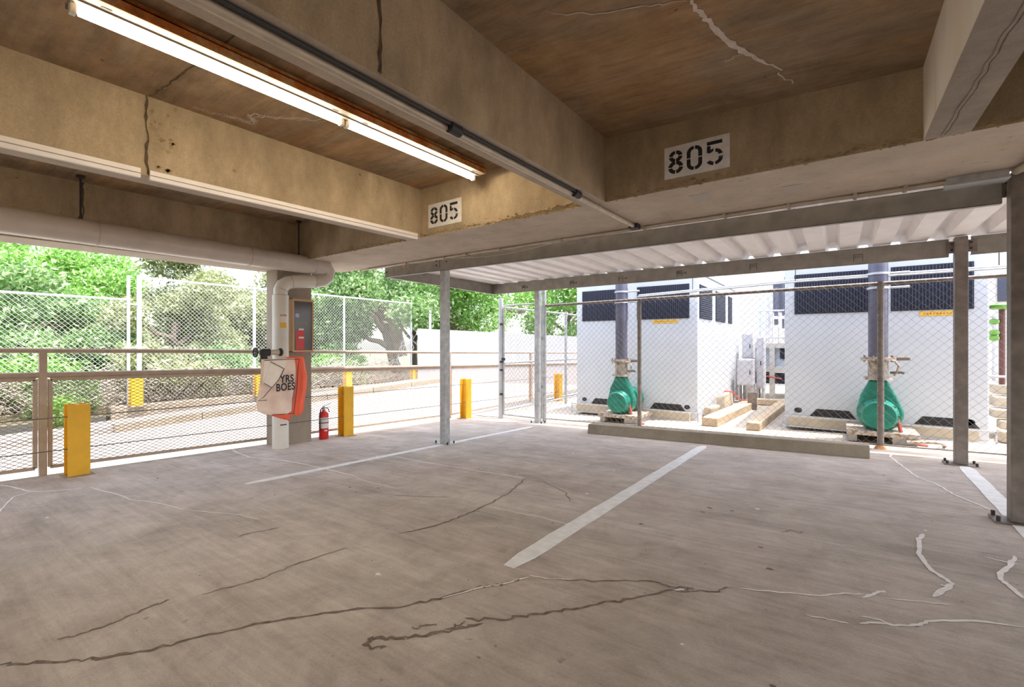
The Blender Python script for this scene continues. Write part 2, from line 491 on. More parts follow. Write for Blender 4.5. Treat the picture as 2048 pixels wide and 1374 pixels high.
FLOOR_LINES = [  # (points, width, slot): 1 = dark crack, 2 = pale sealant
    ([(-6.418, 0.696), (-6.176, 0.756), (-5.863, 0.808), (-5.692, 0.946), (-5.6, 1.11)], 0.018, 2),
    ([(-5.197, 0.563), (-5.415, 0.608), (-5.71, 0.69), (-5.827, 0.794)], 0.016, 2),
    ([(-5.597, 1.154), (-4.986, 1.243), (-4.777, 1.246), (-4.526, 1.335), (-4.096, 1.398)], 0.016, 2),
    ([(-4.096, 1.398), (-3.618, 1.586), (-3.381, 1.617)], 0.01, 2),
    ([(-6.624, 2.791), (-6.385, 2.738), (-5.81, 2.66), (-5.357, 2.79), (-4.925, 2.821), (-4.484, 2.82), (-4.025, 2.809)], 0.02, 2),
    ([(-4.443, 3.697), (-3.836, 3.658), (-3.257, 3.686), (-3.036, 3.67), (-2.731, 3.694), (-2.486, 3.69)], 0.016, 2),
    ([(-2.486, 3.69), (-2.319, 3.21), (-2.258, 2.822), (-2.243, 2.538), (-2.244, 2.281), (-2.34, 2.009)], 0.02, 1),
    ([(-2.241, 2.802), (-1.973, 2.795), (-1.76, 2.806), (-1.47, 2.794)], 0.012, 2),
    ([(-2.335, 3.723), (-1.928, 3.48), (-1.755, 3.249)], 0.014, 1),
    ([(-3.153, 2.543), (-2.907, 2.658), (-2.644, 2.804)], 0.012, 1),
    ([(-4.396, 2.823), (-4.025, 2.809), (-3.609, 2.735), (-3.196, 2.743)], 0.008, 2),
    ([(-2.524, 0.274), (-2.457, 0.341), (-2.35, 0.417), (-2.269, 0.499), (-2.181, 0.627), (-2.101, 0.805), (-2.014, 0.963), (-1.922, 1.089), (-1.796, 1.253), (-1.634, 1.403), (-1.532, 1.557), (-1.449, 1.752), (-1.369, 1.852), (-1.315, 1.976)], 0.022, 1),
    ([(-1.532, 1.557), (-1.449, 1.752), (-1.369, 1.852), (-1.315, 1.976)], 0.014, 2),
    ([(-1.314, 1.997), (-1.211, 2.028), (-1.101, 2.092)], 0.012, 2),
    ([(-1.211, 2.028), (-0.992, 2.155), (-0.763, 2.315), (-0.67, 2.297), (-0.576, 2.345)], 0.014, 1),
    ([(-0.586, 2.338), (-0.67, 2.254), (-0.816, 2.048), (-0.926, 1.905), (-1.017, 1.79), (-1.104, 1.678), (-1.18, 1.596), (-1.317, 1.491)], 0.022, 1),
    ([(-1.238, 1.513), (-1.313, 1.393), (-1.398, 1.278), (-1.481, 1.207), (-1.531, 1.172), (-1.525, 1.128), (-1.477, 1.131), (-1.452, 1.171)], 0.026, 1),
    ([(-1.317, 1.491), (-1.318, 1.443), (-1.33, 1.381)], 0.014, 1),
    ([(-1.46, 1.307), (-1.425, 1.359), (-1.382, 1.389)], 0.012, 1),
    ([(-2.563, 0.426), (-2.547, 0.513), (-2.541, 0.608), (-2.567, 0.738), (-2.581, 0.81)], 0.014, 1),
    ([(-2.509, 0.919), (-2.467, 1.058), (-2.437, 1.191), (-2.462, 1.395), (-2.415, 1.685)], 0.012, 1),
    ([(-3.168, 1.358), (-3.154, 1.476), (-3.11, 1.62)], 0.012, 1),
    ([(0.443, 3.943), (0.405, 3.813), (0.373, 3.513), (0.384, 3.382), (0.396, 3.278), (0.43, 3.196), (0.458, 3.13), (0.418, 3.04), (0.362, 2.907)], 0.03, 2),
    ([(0.458, 3.13), (0.432, 3.075), (0.405, 3.081)], 0.02, 2),
    ([(0.813, 3.786), (0.763, 3.623), (0.691, 3.448), (0.668, 3.329), (0.677, 3.271), (0.699, 3.121)], 0.03, 2),
    ([(0.666, 3.668), (0.725, 3.644), (0.812, 3.628)], 0.014, 2),
    ([(0.07, 2.428), (0.14, 2.485), (0.189, 2.493), (0.275, 2.562), (0.314, 2.626), (0.47, 2.736), (0.623, 2.785)], 0.018, 2),
    ([(0.081, 2.506), (0.149, 2.511), (0.189, 2.493)], 0.014, 2),
    ([(-0.123, 2.377), (-0.033, 2.392), (0.036, 2.403)], 0.012, 2),
    ([(-0.657, 2.276), (-0.612, 2.319)], 0.018, 2),
    ([(-0.654, 2.266), (-0.489, 2.369), (-0.428, 2.46)], 0.014, 1),
    ([(-0.396, 2.47), (-0.233, 2.542), (-0.075, 2.612), (0.021, 2.709), (0.099, 2.745)], 0.014, 2),
    ([(0.094, 2.708), (0.138, 2.785), (0.179, 2.849)], 0.022, 2),
    ([(0.183, 2.765), (0.32, 2.817), (0.418, 2.859)], 0.012, 2),
    ([(0.533, 7.334), (0.486, 7.002), (0.524, 6.624), (0.578, 6.166), (0.611, 5.86), (0.698, 5.691), (0.741, 5.511), (0.773, 5.284), (0.826, 5.146), (0.925, 4.843)], 0.022, 2),
    ([(-0.316, 3.448), (-0.252, 3.536), (-0.208, 3.491), (-0.195, 3.565)], 0.008, 1)]
for pts, wd, slot in FLOOR_LINES:
    floor_line(pts, wd, slot)
# small pits, pebble-sized stains
for _ in range(70):
    x = random.uniform(-6, 2.2); y = random.uniform(0.4, 6.5); r = random.uniform(0.006, 0.022)
    n = 7; z = zf(x, y) + 0.0015
    fl.add([(x + r * random.uniform(0.5, 1.3) * math.cos(2 * math.pi * k / n), y + 0.7 * r * random.uniform(0.5, 1.3) * math.sin(2 * math.pi * k / n), z) for k in range(n)],
           [tuple(range(n))], random.choice((1, 1, 1, 2)))
struct(fl.build('floor', [M['floor'], M['crack'], M['seal']]))

# ---- painted bay lines
def stripe(xa, ya, xb, yb, wd):
    s = MB()
    n = 26; L_, R_ = [], []
    for i in range(n + 1):
        t = i / n
        y = ya + (yb - ya) * t; x = xa + (xb - xa) * t
        k = 0.55 if i in (0, n) else 1
        L_.append((x - wd / 2 * k + random.uniform(-.004, .004), y)); R_.append((x + wd / 2 * k + random.uniform(-.004, .004), y))
    pl = L_ + R_[::-1]
    m = len(pl)
    s.add([(x, y, zf(x, y) + 0.001) for x, y in pl] + [(x, y, zf(x, y) + 0.004) for x, y in pl],
          [(i, m - 1 - i, m - 2 - i, i + 1) for i in range(n)] + [(m + i, m + i + 1, m + m - 2 - i, m + m - 1 - i) for i in range(n)] +
          [(i, (i + 1) % m, m + (i + 1) % m, m + i) for i in range(m)])
    return struct(s.build('floor_marking', M['stripe']))


stripe(-4.52, 2.03, -4.47, 6.85, 0.10)
stripe(-1.47, 2.02, -1.485, 6.52, 0.12)
stripe(1.08, 6.74, 0.98, 3.6, 0.12)

# ---- slab and beams
GY0, GY1 = 3.5, 4.54
ce = MB()
XS = [-6.72, -1.66, 0.5, 9.0]
YS = [-13.0, 4.76]  # slab runs past the girder to block sun at the canopy gap
for i in range(3):
    xa, xb = XS[i], XS[i + 1]
    e = 1e-4
    bpts = [(xa, YS[0], zs(xa + e, YS[0])), (xb, YS[0], zs(xb - e, YS[0])), (xb, YS[1], zs(xb - e, YS[1])), (xa, YS[1], zs(xa + e, YS[1]))]
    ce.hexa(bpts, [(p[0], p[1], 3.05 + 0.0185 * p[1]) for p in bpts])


def ceil_line(pts, wd, mi, n=5, jit=0.018):
    p = path(pts, n, jit, zs, -0.003)
    ce.ribbon(p, [wd * random.uniform(0.6, 1.25) * (.35 + .65 * math.sin(math.pi * (k + .6) / (len(p) + .2))) for k in range(len(p))], (0, 0, 1), mi)


ceil_line([(-.571, 2.235), (-.558, 2.318), (-.529, 2.446), (-.495, 2.636), (-.426, 2.814), (-.347, 2.979), (-.272, 3.106)], 0.030, 1, 6, 0.008)
ceil_line([(-.558, 2.318), (-.53, 2.446), (-.49, 2.636), (-.42, 2.814), (-.34, 2.979)], 0.018, 1, 7, 0.016)
ceil_line([(-1.184, 1.934), (-1.003, 2.064), (-.756, 2.148), (-.591, 2.223)], 0.007, 1, 6, 0.012)
ceil_line([(-.453, 2.824), (-.56, 2.843)], 0.008, 1)
ceil_line([(-.298, 3.114), (-.236, 3.306)], 0.010, 1, 5, 0.014)
for k in range(4):
    ceil_line([(-3.70 + .02 * k, 1.29), (-3.62, 1.45 + .02 * k), (-3.60 + .02 * k, 1.66), (-3.46, 1.62 - .02 * k), (-3.34, 1.74), (-3.13, 1.9 + .02 * k)], 0.007, 1, 6, 0.03)
ceil_line([(-3.74, 1.075), (-3.43, 1.09), (-3.19, 1.10), (-2.0, 1.14)], 0.010, 2, 9, 0.008)
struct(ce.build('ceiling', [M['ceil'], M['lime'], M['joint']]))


def chips(mb, pts_fn, n, size, mi):
    """ragged exposed aggregate along an arris"""
    for i in range(n):
        p = Vector(pts_fn((i + random.random()) / n)); r = size * random.uniform(0.35, 1.25)
        q = [Vector((random.uniform(-1, 1), random.uniform(-1, 1), random.uniform(-1, 1))).normalized() * r * random.uniform(.6, 1.2) for _ in range(5)]
        mb.add([p + Vector((r * 1.3, 0, 0)) + q[0] * .3, p + Vector((-r * 1.3, 0, 0)) + q[1] * .3, p + Vector((0, -r * .5, r * .7)) + q[2] * .2, p + Vector((0, r * .5, -r * .5)) + q[3] * .2],
               [(0, 1, 2), (0, 3, 1), (0, 2, 3), (1, 3, 2)], mi)


def joist(x0, x1, ya, yb, right=None, left=None, joints=(), zlow=None):
    b_ = MB()
    zl = zlow or zb
    t = 3.02
    pb = [(x0, ya, zl(ya)), (x1, ya, zl(ya)), (x1, yb, zl(yb)), (x0, yb, zl(yb))]
    pt = [(x0, ya, t + .0185 * ya), (x1, ya, t + .0185 * ya), (x1, yb, t + .0185 * yb), (x0, yb, t + .0185 * yb)]
    b_.add(pb + pt, [(4, 5, 6, 7), (0, 1, 5, 4), (2, 3, 7, 6)], 0)
    b_.add(pb + pt, [(3, 2, 1, 0)], 1)
    b_.add(pb + pt, [(1, 2, 6, 5)], 2 if right else 0)
    b_.add(pb + pt, [(3, 0, 4, 7)], 2 if left else 0)
    for (x, y) in joints:
        s = 1 if abs(x - x1) < abs(x - x0) else -1
        xx = (x1 if s > 0 else x0) + s * 0.003
        n = 14
        p = [(xx, y + random.uniform(-.008, .008), zl(y) + 0.01 + (zs((x0 + x1) / 2, y) - zl(y)) * k / n) for k in range(n + 1)]
        b_.ribbon(p, [random.uniform(0.006, 0.022) for _ in p], (1, 0, 0), 3)
    return b_


JM = [M['beam'], M['soffit'], M['mineral'], M['joint'], M['aggregate']]
j = joist(-1.77, -1.56, -13, GY0, joints=[(-1.56, 1.23)])
struct(j.build('ceiling_beam', JM, bevel=0))
j = joist(-3.95, -3.74, -13, GY0, joints=[(-3.74, 1.06)])
for _ in range(26):
    y = 1.06 + random.uniform(0.01, 0.16) ** 1.0; z = zb(y) + random.uniform(0.05, 0.5); r = random.uniform(.004, .02)
    j.add([(-3.737, y - r * random.uniform(.6, 1.5), z), (-3.737, y, z - r), (-3.737, y + r * random.uniform(.6, 1.8), z + r * .3), (-3.737, y, z + r)], [(0, 1, 2, 3)], 4)
struct(j.build('ceiling_beam', JM))
j = joist(0.39, 0.585, -13, GY0, left=True)
p = path([(0.51, 1.0), (0.505, 2.2), (0.49, 2.8), (0.468, 3.45)], 8, 0.006, lambda x, y: zb(y), -0.003)
j.ribbon(p, [random.uniform(.008, .016) for _ in p], (0, 0, 1), 1)
j.ribbon([(x + .008, y, z - .0008) for x, y, z in p], [0.004] * len(p), (0, 0, 1), 3)
struct(j.build('ceiling_beam', [M['beam'], M['soffitshade']] + JM[2:]))
for xa in (2.55, 4.7, 6.85):
    struct(joist(xa, xa + .2, -13, GY0).build('ceiling_beam', JM))
# spandrel along the open left side
sp = joist(-6.72, -6.30, -13, 3.745, joints=[(-6.30, 1.25)], zlow=lambda y: 2.095 + 0.0085 * y)
struct(sp.build('ceiling_beam', JM))
# girder
g = MB()
gx0, gx1 = -6.72, 9.0
gz = lambda y: 2.26 + 0.0185 * (y - GY0)
pb = [(gx0, GY0, gz(GY0)), (gx1, GY0, gz(GY0)), (gx1, GY1, gz(GY1)), (gx0, GY1, gz(GY1))]
pt = [(x, y, 3.06 + .0185 * y) for x, y, _ in pb]
g.add(pb + pt, [(4, 5, 6, 7), (0, 1, 5, 4), (1, 2, 6, 5), (2, 3, 7, 6), (3, 0, 4, 7)], 0)
g.add(pb + pt, [(3, 2, 1, 0)], 1)
chips(g, lambda t: (-6.2 + 7.9 * t, GY0 - random.uniform(-.004, .006), 2.262 + abs(random.gauss(0, .016))), 620, 0.016, 4)
chips(g, lambda t: (-2.6 + 0.95 * t, GY0 - .002, 2.268 + abs(random.gauss(0, .03)) * t), 120, 0.02, 4)
for (x0, x1, y0, y1) in ((-.97, -.83, 3.75, 3.95), (-3.35, -3.2, 3.72, 3.85), (-.35, -.22, 3.95, 4.12)):
    z = gz(y0) - .0015
    g.add([(x0, y0, gz(y0) - .002), (x1, y0, gz(y0) - .002), (x1, y1, gz(y1) - .002), (x0, y1, gz(y1) - .002)], [(0, 1, 2, 3)], 5)
for _ in range(60):
    x = random.uniform(-6, 1.2); y = random.uniform(3.56, 4.45); l = random.uniform(.01, .05)
    g.ribbon([(x, y, gz(y) - .002), (x + l, y + random.uniform(-.01, .01), gz(y) - .002)], [.006, .003], (0, 0, 1), 3)
struct(g.build('ceiling_beam', JM[:5] + [plain('patch_grey', (0.40, 0.36, 0.31), 0.8)]))
# joist 1 outline continued on the girder soffit
# ---- pillar
pl = MB()
pl.hexa([(-6.60, 3.24, zf(-6.6, 3.24) - .05), (-6.30, 3.24, zf(-6.3, 3.24) - .05), (-6.30, 3.75, zf(-6.3, 3.75) - .05), (-6.60, 3.75, zf(-6.6, 3.75) - .05)],
        [(-6.60, 3.24, 2.16), (-6.30, 3.24, 2.16), (-6.30, 3.75, 2.16), (-6.60, 3.75, 2.16)])
struct(pl.build('pillar', M['pillar'], bevel=0.02, seg=2))

# ---- outside ground
gr = MB()
gr.add([(-6.60, 7.70, zy(-6.6) - .0), (14, 7.70, zy(14)), (14, 60, zy(14)), (-6.60, 60, zy(-6.6))], [(0, 1, 2, 3)])
struct(gr.build('yard_ground', M['yard']))
rd = MB()
for (ya, yb) in ((-25, 11.0), (11.0, 60)):
    rd.add([(-10.95, ya, zroad(0, ya)), (-6.55, ya, zroad(1, ya)), (-6.55, yb, zroad(1, yb)), (-10.95, yb, zroad(0, yb))], [(0, 1, 2, 3)])
struct(rd.build('road', M['road']))
kb = MB()
KY = [2.6 + 1.45 * i for i in range(7)]
for ya, yb in zip(KY[:-1], KY[1:]):
    yb -= .02
    kb.hexa([(-11.12, ya, zroad(0, ya) - .1), (-10.9, ya, zroad(0, ya) - .1), (-10.9, yb, zroad(0, yb) - .1), (-11.12, yb, zroad(0, yb) - .1)],
            [(-11.12, ya, zroad(0, ya) + .15), (-10.92, ya, zroad(0, ya) + .15), (-10.92, yb, zroad(0, yb) + .15), (-11.12, yb, zroad(0, yb) + .15)])
struct(kb.build('kerb', M['kerb'], bevel=.012))
pv = MB()
for (ya, yb) in ((-25, 11.0), (11.0, 40)):
    pv.hexa([(-11.8, ya, zroad(0, ya) - .2), (-10.95, ya, zroad(0, ya) - .2), (-10.95, yb, zroad(0, yb) - .2), (-11.8, yb, zroad(0, yb) - .2)],
            [(-11.8, ya, zroad(0, ya) + .12), (-10.95, ya, zroad(0, ya) + .12), (-10.95, yb, zroad(0, yb) + .12), (-11.8, yb, zroad(0, yb) + .12)])
struct(pv.build('pavement', M['road']))
lw = MB()
lw.hexa([(-12.1, 2.75, -.8), (-11.75, 2.75, -.8), (-11.75, 10.6, -.5), (-12.1, 10.6, -.5)], [(-12.1, 2.75, -.17), (-11.78, 2.75, -.17), (-11.78, 10.6, -.19), (-12.1, 10.6, -.19)])
struct(lw.build('wall_low', M['kerb'], bevel=.02))
so = MB()
so.add([(-60, -40, -.42), (-11.78, -40, -.42), (-11.78, 60, -.22), (-60, 60, -.22)], [(0, 1, 2, 3)])
struct(so.build('terrain', M['soil']))
ww = MB()
a, b_ = Vector((-11.62, 10.74, 0)), Vector((-6.95, 15.55, 0))
n = (b_ - a).cross(Vector((0, 0, 1))).normalized() * -0.09
for (p, q, z0, z1) in ((a, b_, 1.61, 1.30),):
    ww.hexa([(p.x, p.y, -.6), (q.x, q.y, -.6), (q.x + n.x, q.y + n.y, -.6), (p.x + n.x, p.y + n.y, -.6)], [(p.x, p.y, z0), (q.x, q.y, z1), (q.x + n.x, q.y + n.y, z1), (p.x + n.x, p.y + n.y, z0)])
struct(ww.build('wall_white', M['wallwhite']))

# ================================================================== INSIDE THE GARAGE
# ---- fluorescent fixture
def fixture(x, y0, y1, label):
    sl = .0185
    zt = lambda y: 2.61 + sl * y
    t = thing('fluorescent_light', label, 'light', (x, y0, zt(y0)))
    h = MB(); w0 = 0.075
    def pr(mb, x0, x1, za, zc, mi=0, ya=y0, yb=y1):
        mb.hexa([(x + x0, ya, zt(ya) + za), (x + x1, ya, zt(ya) + za), (x + x1, yb, zt(yb) + za), (x + x0, yb, zt(yb) + za)],
                [(x + x0, ya, zt(ya) + zc), (x + x1, ya, zt(ya) + zc), (x + x1, yb, zt(yb) + zc), (x + x0, yb, zt(yb) + zc)], mi)
    pr(h, 0.035, 0.135, 0.06, 0.112)
    h.build('housing', M['rust'], t)
    r = MB()
    pr(r, 0.0, 0.165, 0.028, 0.034)
    pr(r, 0.0, 0.005, 0.004, 0.034)
    pr(r, 0.075, 0.085, 0.022, 0.028)
    r.build('reflector', M['aged'], t)
    rs = MB(); pr(rs, 0.163, 0.168, 0.022, 0.072); pr(rs, 0.03, 0.168, 0.066, 0.072); rs.build('side_plate', M['rust'], t)
    for yy in (y0 + .12, (y0 + y1) / 2 - .12, (y0 + y1) / 2 + .12, y1 - .12):
        rs = MB(); rs.box((x + .1, yy - .02, zt(yy) + .0262), (x + .115, yy + .02, zt(yy) + .0275)); rs.build('slot', M['dark'], t)
    ym = (y0 + y1) / 2
    for (ya, yb) in ((y0 + .02, ym - .02), (ym + .02, y1 - .02)):
        for q in (ya, yb):
            c = MB(); c.box((x + .004, q - .012, zt(q) - .016), (x + .045, q + .012, zt(q) + .028))
            c.build('lamp_holder', M['white'], t, bevel=.004)
        tb = MB(); tb.tube([(x + .024, ya + .02, zt(ya) + .004), (x + .024, yb - .02, zt(yb) + .004)], .0175, 14)
        tb.build('lamp_tube', M['tube'], t, smooth=True)
    return t


fixture(-2.87, 0.51, 3.36, 'long rusty fluorescent strip light glowing under the concrete ceiling')
for (fx, fy) in ((-2.87, -4.0), (-0.55, -4.4), (-5.0, -2.95)):  # added lamps out of view behind the camera, to brighten the interior
    fixture(fx, fy, fy + 2.85, 'added unseen fluorescent strip light behind the camera that brightens the interior')['group'] = 'added fluorescent lights behind the camera'

# ---- conduit under the centre joist
def conduit_y(x, ya, yb, z_of, r):
    return [(x, ya + (yb - ya) * k / 8, z_of(ya + (yb - ya) * k / 8)) for k in range(9)]


t = thing('conduit', 'grey metal conduit running under the centre ceiling beam', 'conduit', (-1.645, 0, zb(0) - .02))
m_ = MB(); m_.tube(conduit_y(-1.645, -6, 4.33, lambda y: zb(y) - .021, .02), .019, 12); m_.build('pipe_run', M['conduit'], t, smooth=True)
m_ = MB(); m_.tube(conduit_y(-1.607, -6, 3.1, lambda y: zb(y) - .012, .012), .009, 8); m_.build('cable', M['dark'], t, smooth=True)
for y in (1.75, 3.1):
    m_ = MB(); m_.tube([(-1.62, y - .04, zb(y) - .02), (-1.62, y + .04, zb(y) - .02)], .03, 12); m_.build('coupling', M['dark'], t, smooth=True)
m_ = MB(); m_.box((-1.69, 4.33, gz(4.33) - .045), (-1.60, 4.42, gz(4.4) + .0)); m_.build('junction_box', M['dark'], t, bevel=.005)

# ---- white raceway along the left joist
t = thing('raceway', 'white cable raceway along the lower edge of the left ceiling beam', 'raceway', (-3.73, 0, 2.2))
for (ya, yb, dz) in ((-6, 1.02, 0), (1.07, 3.44, 0.0)):
    for (za, zc) in ((.004, .034), (-.026, -.002)):
        m_ = MB()
        m_.hexa([(-3.742, ya, zb(ya) + za), (-3.718, ya, zb(ya) + za), (-3.718, yb, zb(yb) + za), (-3.742, yb, zb(yb) + za)],
                [(-3.742, ya, zb(ya) + zc), (-3.718, ya, zb(ya) + zc), (-3.718, yb, zb(yb) + zc), (-3.742, yb, zb(yb) + zc)])
        m_.build('cover_strip', M['raceway'], t)

# ---- conduits at the rear arris of the girder
t = thing('conduit', 'pair of thin conduits with clips along the rear edge of the cross beam', 'conduit', (-2.5, 4.52, 2.27))
for (y, dz, r, xa, xb) in ((4.50, -.014, .012, -6.0, .62), (4.545, -.012, .014, -6.2, .62)):
    m_ = MB(); m_.tube([(xa + (xb - xa) * k / 20, y, gz(y) + dz - .004 * math.sin(k * 1.7)) for k in range(21)], r, 8); m_.build('pipe_run', M['conduit'], t, smooth=True)
for x in (-5.1, -4.35, -3.95, -3.4, -2.55, -1.6, -.85, -.35, .1, .4):
    m_ = MB(); m_.box((x - .012, 4.47, gz(4.5) - .034), (x + .012, 4.565, gz(4.5))); m_.build('pipe_clip', M['conduit'], t, bevel=.003)
m_ = MB(); m_.tube([(-4.3 + 1.6 * k / 16, 4.585, 2.262 - .05 * math.sin(math.pi * k / 16)) for k in range(17)], .004, 5); m_.build('slack_wire', M['conduit'], t)
t = thing('junction_box', 'grey metal junction box with a conduit on the underside of the cross beam', 'junction box', (0.8, 4.5, 2.24))
m_ = MB(); m_.box((.62, 4.44, gz(4.5) - .055), (.93, 4.57, gz(4.5))); m_.build('box_body', M['galv'], t, bevel=.006)
m_ = MB(); m_.box((.615, 4.435, gz(4.5) - .062), (.935, 4.575, gz(4.5) - .055)); m_.build('cover_plate', M['galvlight'], t)
m_ = MB(); m_.tube([(.965, 4.47, gz(4.5) - .02), (.985, 4.35, gz(4.35) - .025), (.99, 3.95, gz(4.0) - .03), (.99, 3.85, gz(3.8) - .01), (1.0, 3.80, gz(3.8) + .02)], .025, 12); m_.build('bent_conduit', M['conduit'], t, smooth=True)
m_ = MB(); m_.tube([(.989, 4.02, gz(4) - .028), (.990, 3.97, gz(4) - .03)], .031, 12); m_.build('coupling', M['galvlight'], t, smooth=True)
m_ = MB(); m_.tube([(1.03, 4.5, gz(4.5) - .02), (2.0, 4.5, gz(4.5) - .02)], .016, 8); m_.build('pipe_run', M['conduit'], t, smooth=True)

# ---- big drain pipe and riser
t = thing('drain_pipe', 'large cream drain pipe hung along the outer beam with a riser down the pillar', 'pipe', (-6.15, 3.21, zf(-6.15, 3.21)))
m_ = MB(); m_.tube([(-6.05, y, 2.20) for y in (-8, -4, 0, 3.62)], .122, 28); m_.build('pipe_run', M['pvc'], t, smooth=True)
for y in (-.9, 1.30, 2.75):
    m_ = MB(); m_.tube([(-6.05, y, 2.20), (-6.05, y + .012, 2.20)], .127, 28); m_.build('coupling', M['conduit'], t, smooth=True)
m_ = MB(); m_.tube([(-6.05, 3.62, 2.2), (-6.05, 3.70, 2.2), (-6.05, 3.80, 2.185), (-6.05, 3.845, 2.13), (-6.055, 3.84, 2.06), (-6.06, 3.77, 2.01), (-6.08, 3.65, 1.985)],
                    [.126, .128, .122, .11, .10, .098, .096], 28); m_.build('elbow', M['pvc'], t, smooth=True)
m_ = MB(); m_.tube([(-6.08, 3.65, 1.985), (-6.12, 3.40, 1.955), (-6.14, 3.31, 1.935), (-6.15, 3.245, 1.89), (-6.15, 3.21, 1.82), (-6.15, 3.21, 1.74)], [.093, .09, .09, .089, .088, .088], 26); m_.build('branch_pipe', M['pvcwhite'], t, smooth=True)
for (p, q) in (((-6.13, 3.355, 1.945), (-6.132, 3.347, 1.943)), ((-6.15, 3.22, 1.83), (-6.15, 3.217, 1.82)), ((-6.15, 3.21, 1.76), (-6.15, 3.21, 1.75))):
    m_ = MB(); m_.tube([p, q], .0915, 26); m_.build('seam_band', M['conduit'], t, smooth=True)
zb0 = zf(-6.15, 3.21)
m_ = MB(); m_.tube([(-6.15, 3.21, 1.75), (-6.15, 3.21, zb0 + .001)], .101, 30); m_.build('riser', M['pvcwhite'], t, smooth=True)
m_ = MB(); m_.tube([(-6.15, 3.21, zb0 + .001), (-6.15, 3.21, zb0 + .03)], .104, 30); m_.build('floor_collar', M['pvcwhite'], t, smooth=True)
m_ = MB(); m_.tube([(-6.15, 3.21, .24), (-6.15, 3.21, .245)], .1015, 30); m_.build('seam_band', M['pvc'], t, smooth=True)


def wrap(mb, c, r, a0, a1, z0, z1, mi=0, n=8):
    vs = []
    for k in range(n + 1):
        a = math.radians(a0 + (a1 - a0) * k / n)
        for z in (z0, z1):
            vs.append((c[0] + r * math.cos(a), c[1] + r * math.sin(a), z))
    mb.add(vs, [(2 * k, 2 * k + 2, 2 * k + 3, 2 * k + 1) for k in range(n)], mi)


for (z0, z1, mt_) in ((1.465, 1.49, 'rust'), (1.385, 1.46, 'paper'), (1.31, 1.38, 'signyellow'), (.005, .02, 'dark')):
    m_ = MB(); wrap(m_, (-6.15, 3.21), .1025, -30, 18, z0, z1); m_.build('sticker', M[mt_], t, smooth=True)
for y in (1.185, 3.41):
    m_ = MB(); m_.tube([(-6.05, y, 2.32), (-6.05, y, zs(-6.05, y))], .009, 8)
    h = m_.build('hanger_rod', M['black'], t, smooth=True)
    m_ = MB(); m_.tube([(-6.05, y, zs(-6, y) - .02), (-6.05, y, zs(-6, y))], .035, 10); m_.build('ceiling_flange', M['black'], h)
    m_ = MB(); m_.tube([(-6.05, y, 2.315), (-6.05, y, 2.34)], .018, 8); m_.build('clamp_nut', M['black'], h)

# ---- hose valve beside the pillar
t = thing('hose_valve', 'dark hose valve with a small handwheel on a short pipe beside the pillar', 'valve', (-6.03, 2.95, .97))
m_ = MB(); m_.tube([(-6.03, 2.97, .985), (-6.03, 3.13, .985)], .036, 16); m_.build('stub_pipe', M['conduit'], t, smooth=True)
m_ = MB(); m_.lathe((-6.03, 3.12, .985), (0, 1, 0), [(0, .04), (.015, .052), (.035, .052), (.045, .04)], 20); m_.build('end_cap', M['black'], t, smooth=True)
m_ = MB(); m_.lathe((-6.03, 2.9, .985), (0, 1, 0), [(-.02, .025), (0, .045), (.03, .052), (.07, .045), (.085, .05), (.1, .05), (.105, .038)], 18); m_.build('valve_body', M['dark'], t, smooth=True)
m_ = MB(); m_.lathe((-6.03, 2.93, .96), (0, 0, -1), [(0, .04), (.06, .045), (.075, .055), (.1, .055), (.105, .038), (.18, .034), (.19, .028)], 18); m_.build('outlet', M['dark'], t, smooth=True)
m_ = MB(); m_.tube([(-6.03, 2.82, .985), (-6.03, 2.89, .985)], .014, 10); m_.build('stem', M['flange'], t, smooth=True)
m_ = MB()
ring = [(-6.03 + .055 * math.cos(a), 2.825, .985 + .055 * math.sin(a)) for a in [2 * math.pi * k / 20 for k in range(21)]]
m_.tube(ring, .010, 8, cap=False)
for k in range(4):
    a_ = math.pi * k / 4
    m_.tube([(-6.03 - .05 * math.cos(a_), 2.825, .985 - .05 * math.sin(a_)), (-6.03 + .05 * math.cos(a_), 2.825, .985 + .05 * math.sin(a_))], .006, 6)
m_.build('handwheel', M['dark'], t, smooth=True)
m_ = MB(); m_.tube([(-6.13, 3.05, .985), (-6.03, 3.05, .985)], .03, 12); m_.build('branch', M['conduit'], t, smooth=True)

# ---- extinguisher cabinet on the pillar
t = thing('extinguisher_cabinet', 'tan fire extinguisher cabinet with a dark window on the concrete pillar', 'cabinet', (-6.30, 3.53, .99))
cx0, cx1, cy0, cy1, cz0, cz1 = -6.30, -6.13, 3.36, 3.67, .985, 1.72
m_ = MB()
for a_, b__ in (((cx0, cy0, cz0), (cx0 + .006, cy1, cz1)), ((cx0, cy0, cz0), (cx1, cy0 + .008, cz1)), ((cx0, cy1 - .008, cz0), (cx1, cy1, cz1)),
                ((cx0, cy0, cz0), (cx1, cy1, cz0 + .008)), ((cx0, cy0, cz1 - .008), (cx1, cy1, cz1))):
    m_.box(a_, b__)
m_.build('case', M['tancase'], t)
d = MB()
for a_, b__ in (((cx1, cy0, cz0), (cx1 + .014, cy0 + .022, cz1)), ((cx1, cy1 - .022, cz0), (cx1 + .014, cy1, cz1)), ((cx1, cy0 + .022, cz0), (cx1 + .014, cy1 - .022, cz0 + .02)), ((cx1, cy0 + .022, cz1 - .03), (cx1 + .014, cy1 - .022, cz1))):
    d.box(a_, b__)
door = d.build('door', M['tancase'], t)
m_ = MB(); m_.box((cx1 + .002, cy0 + .022, cz0 + .02), (cx1 + .007, cy1 - .022, cz1 - .03)); m_.build('window', M['glassdark'], door)
m_ = MB(); m_.box((cx1 + .0075, cy0 + .05, cz0 + .03), (cx1 + .009, cy0 + .17, cz0 + .30)); m_.build('red_rectangle', M['red'], door)  # flat red rectangle set on the window
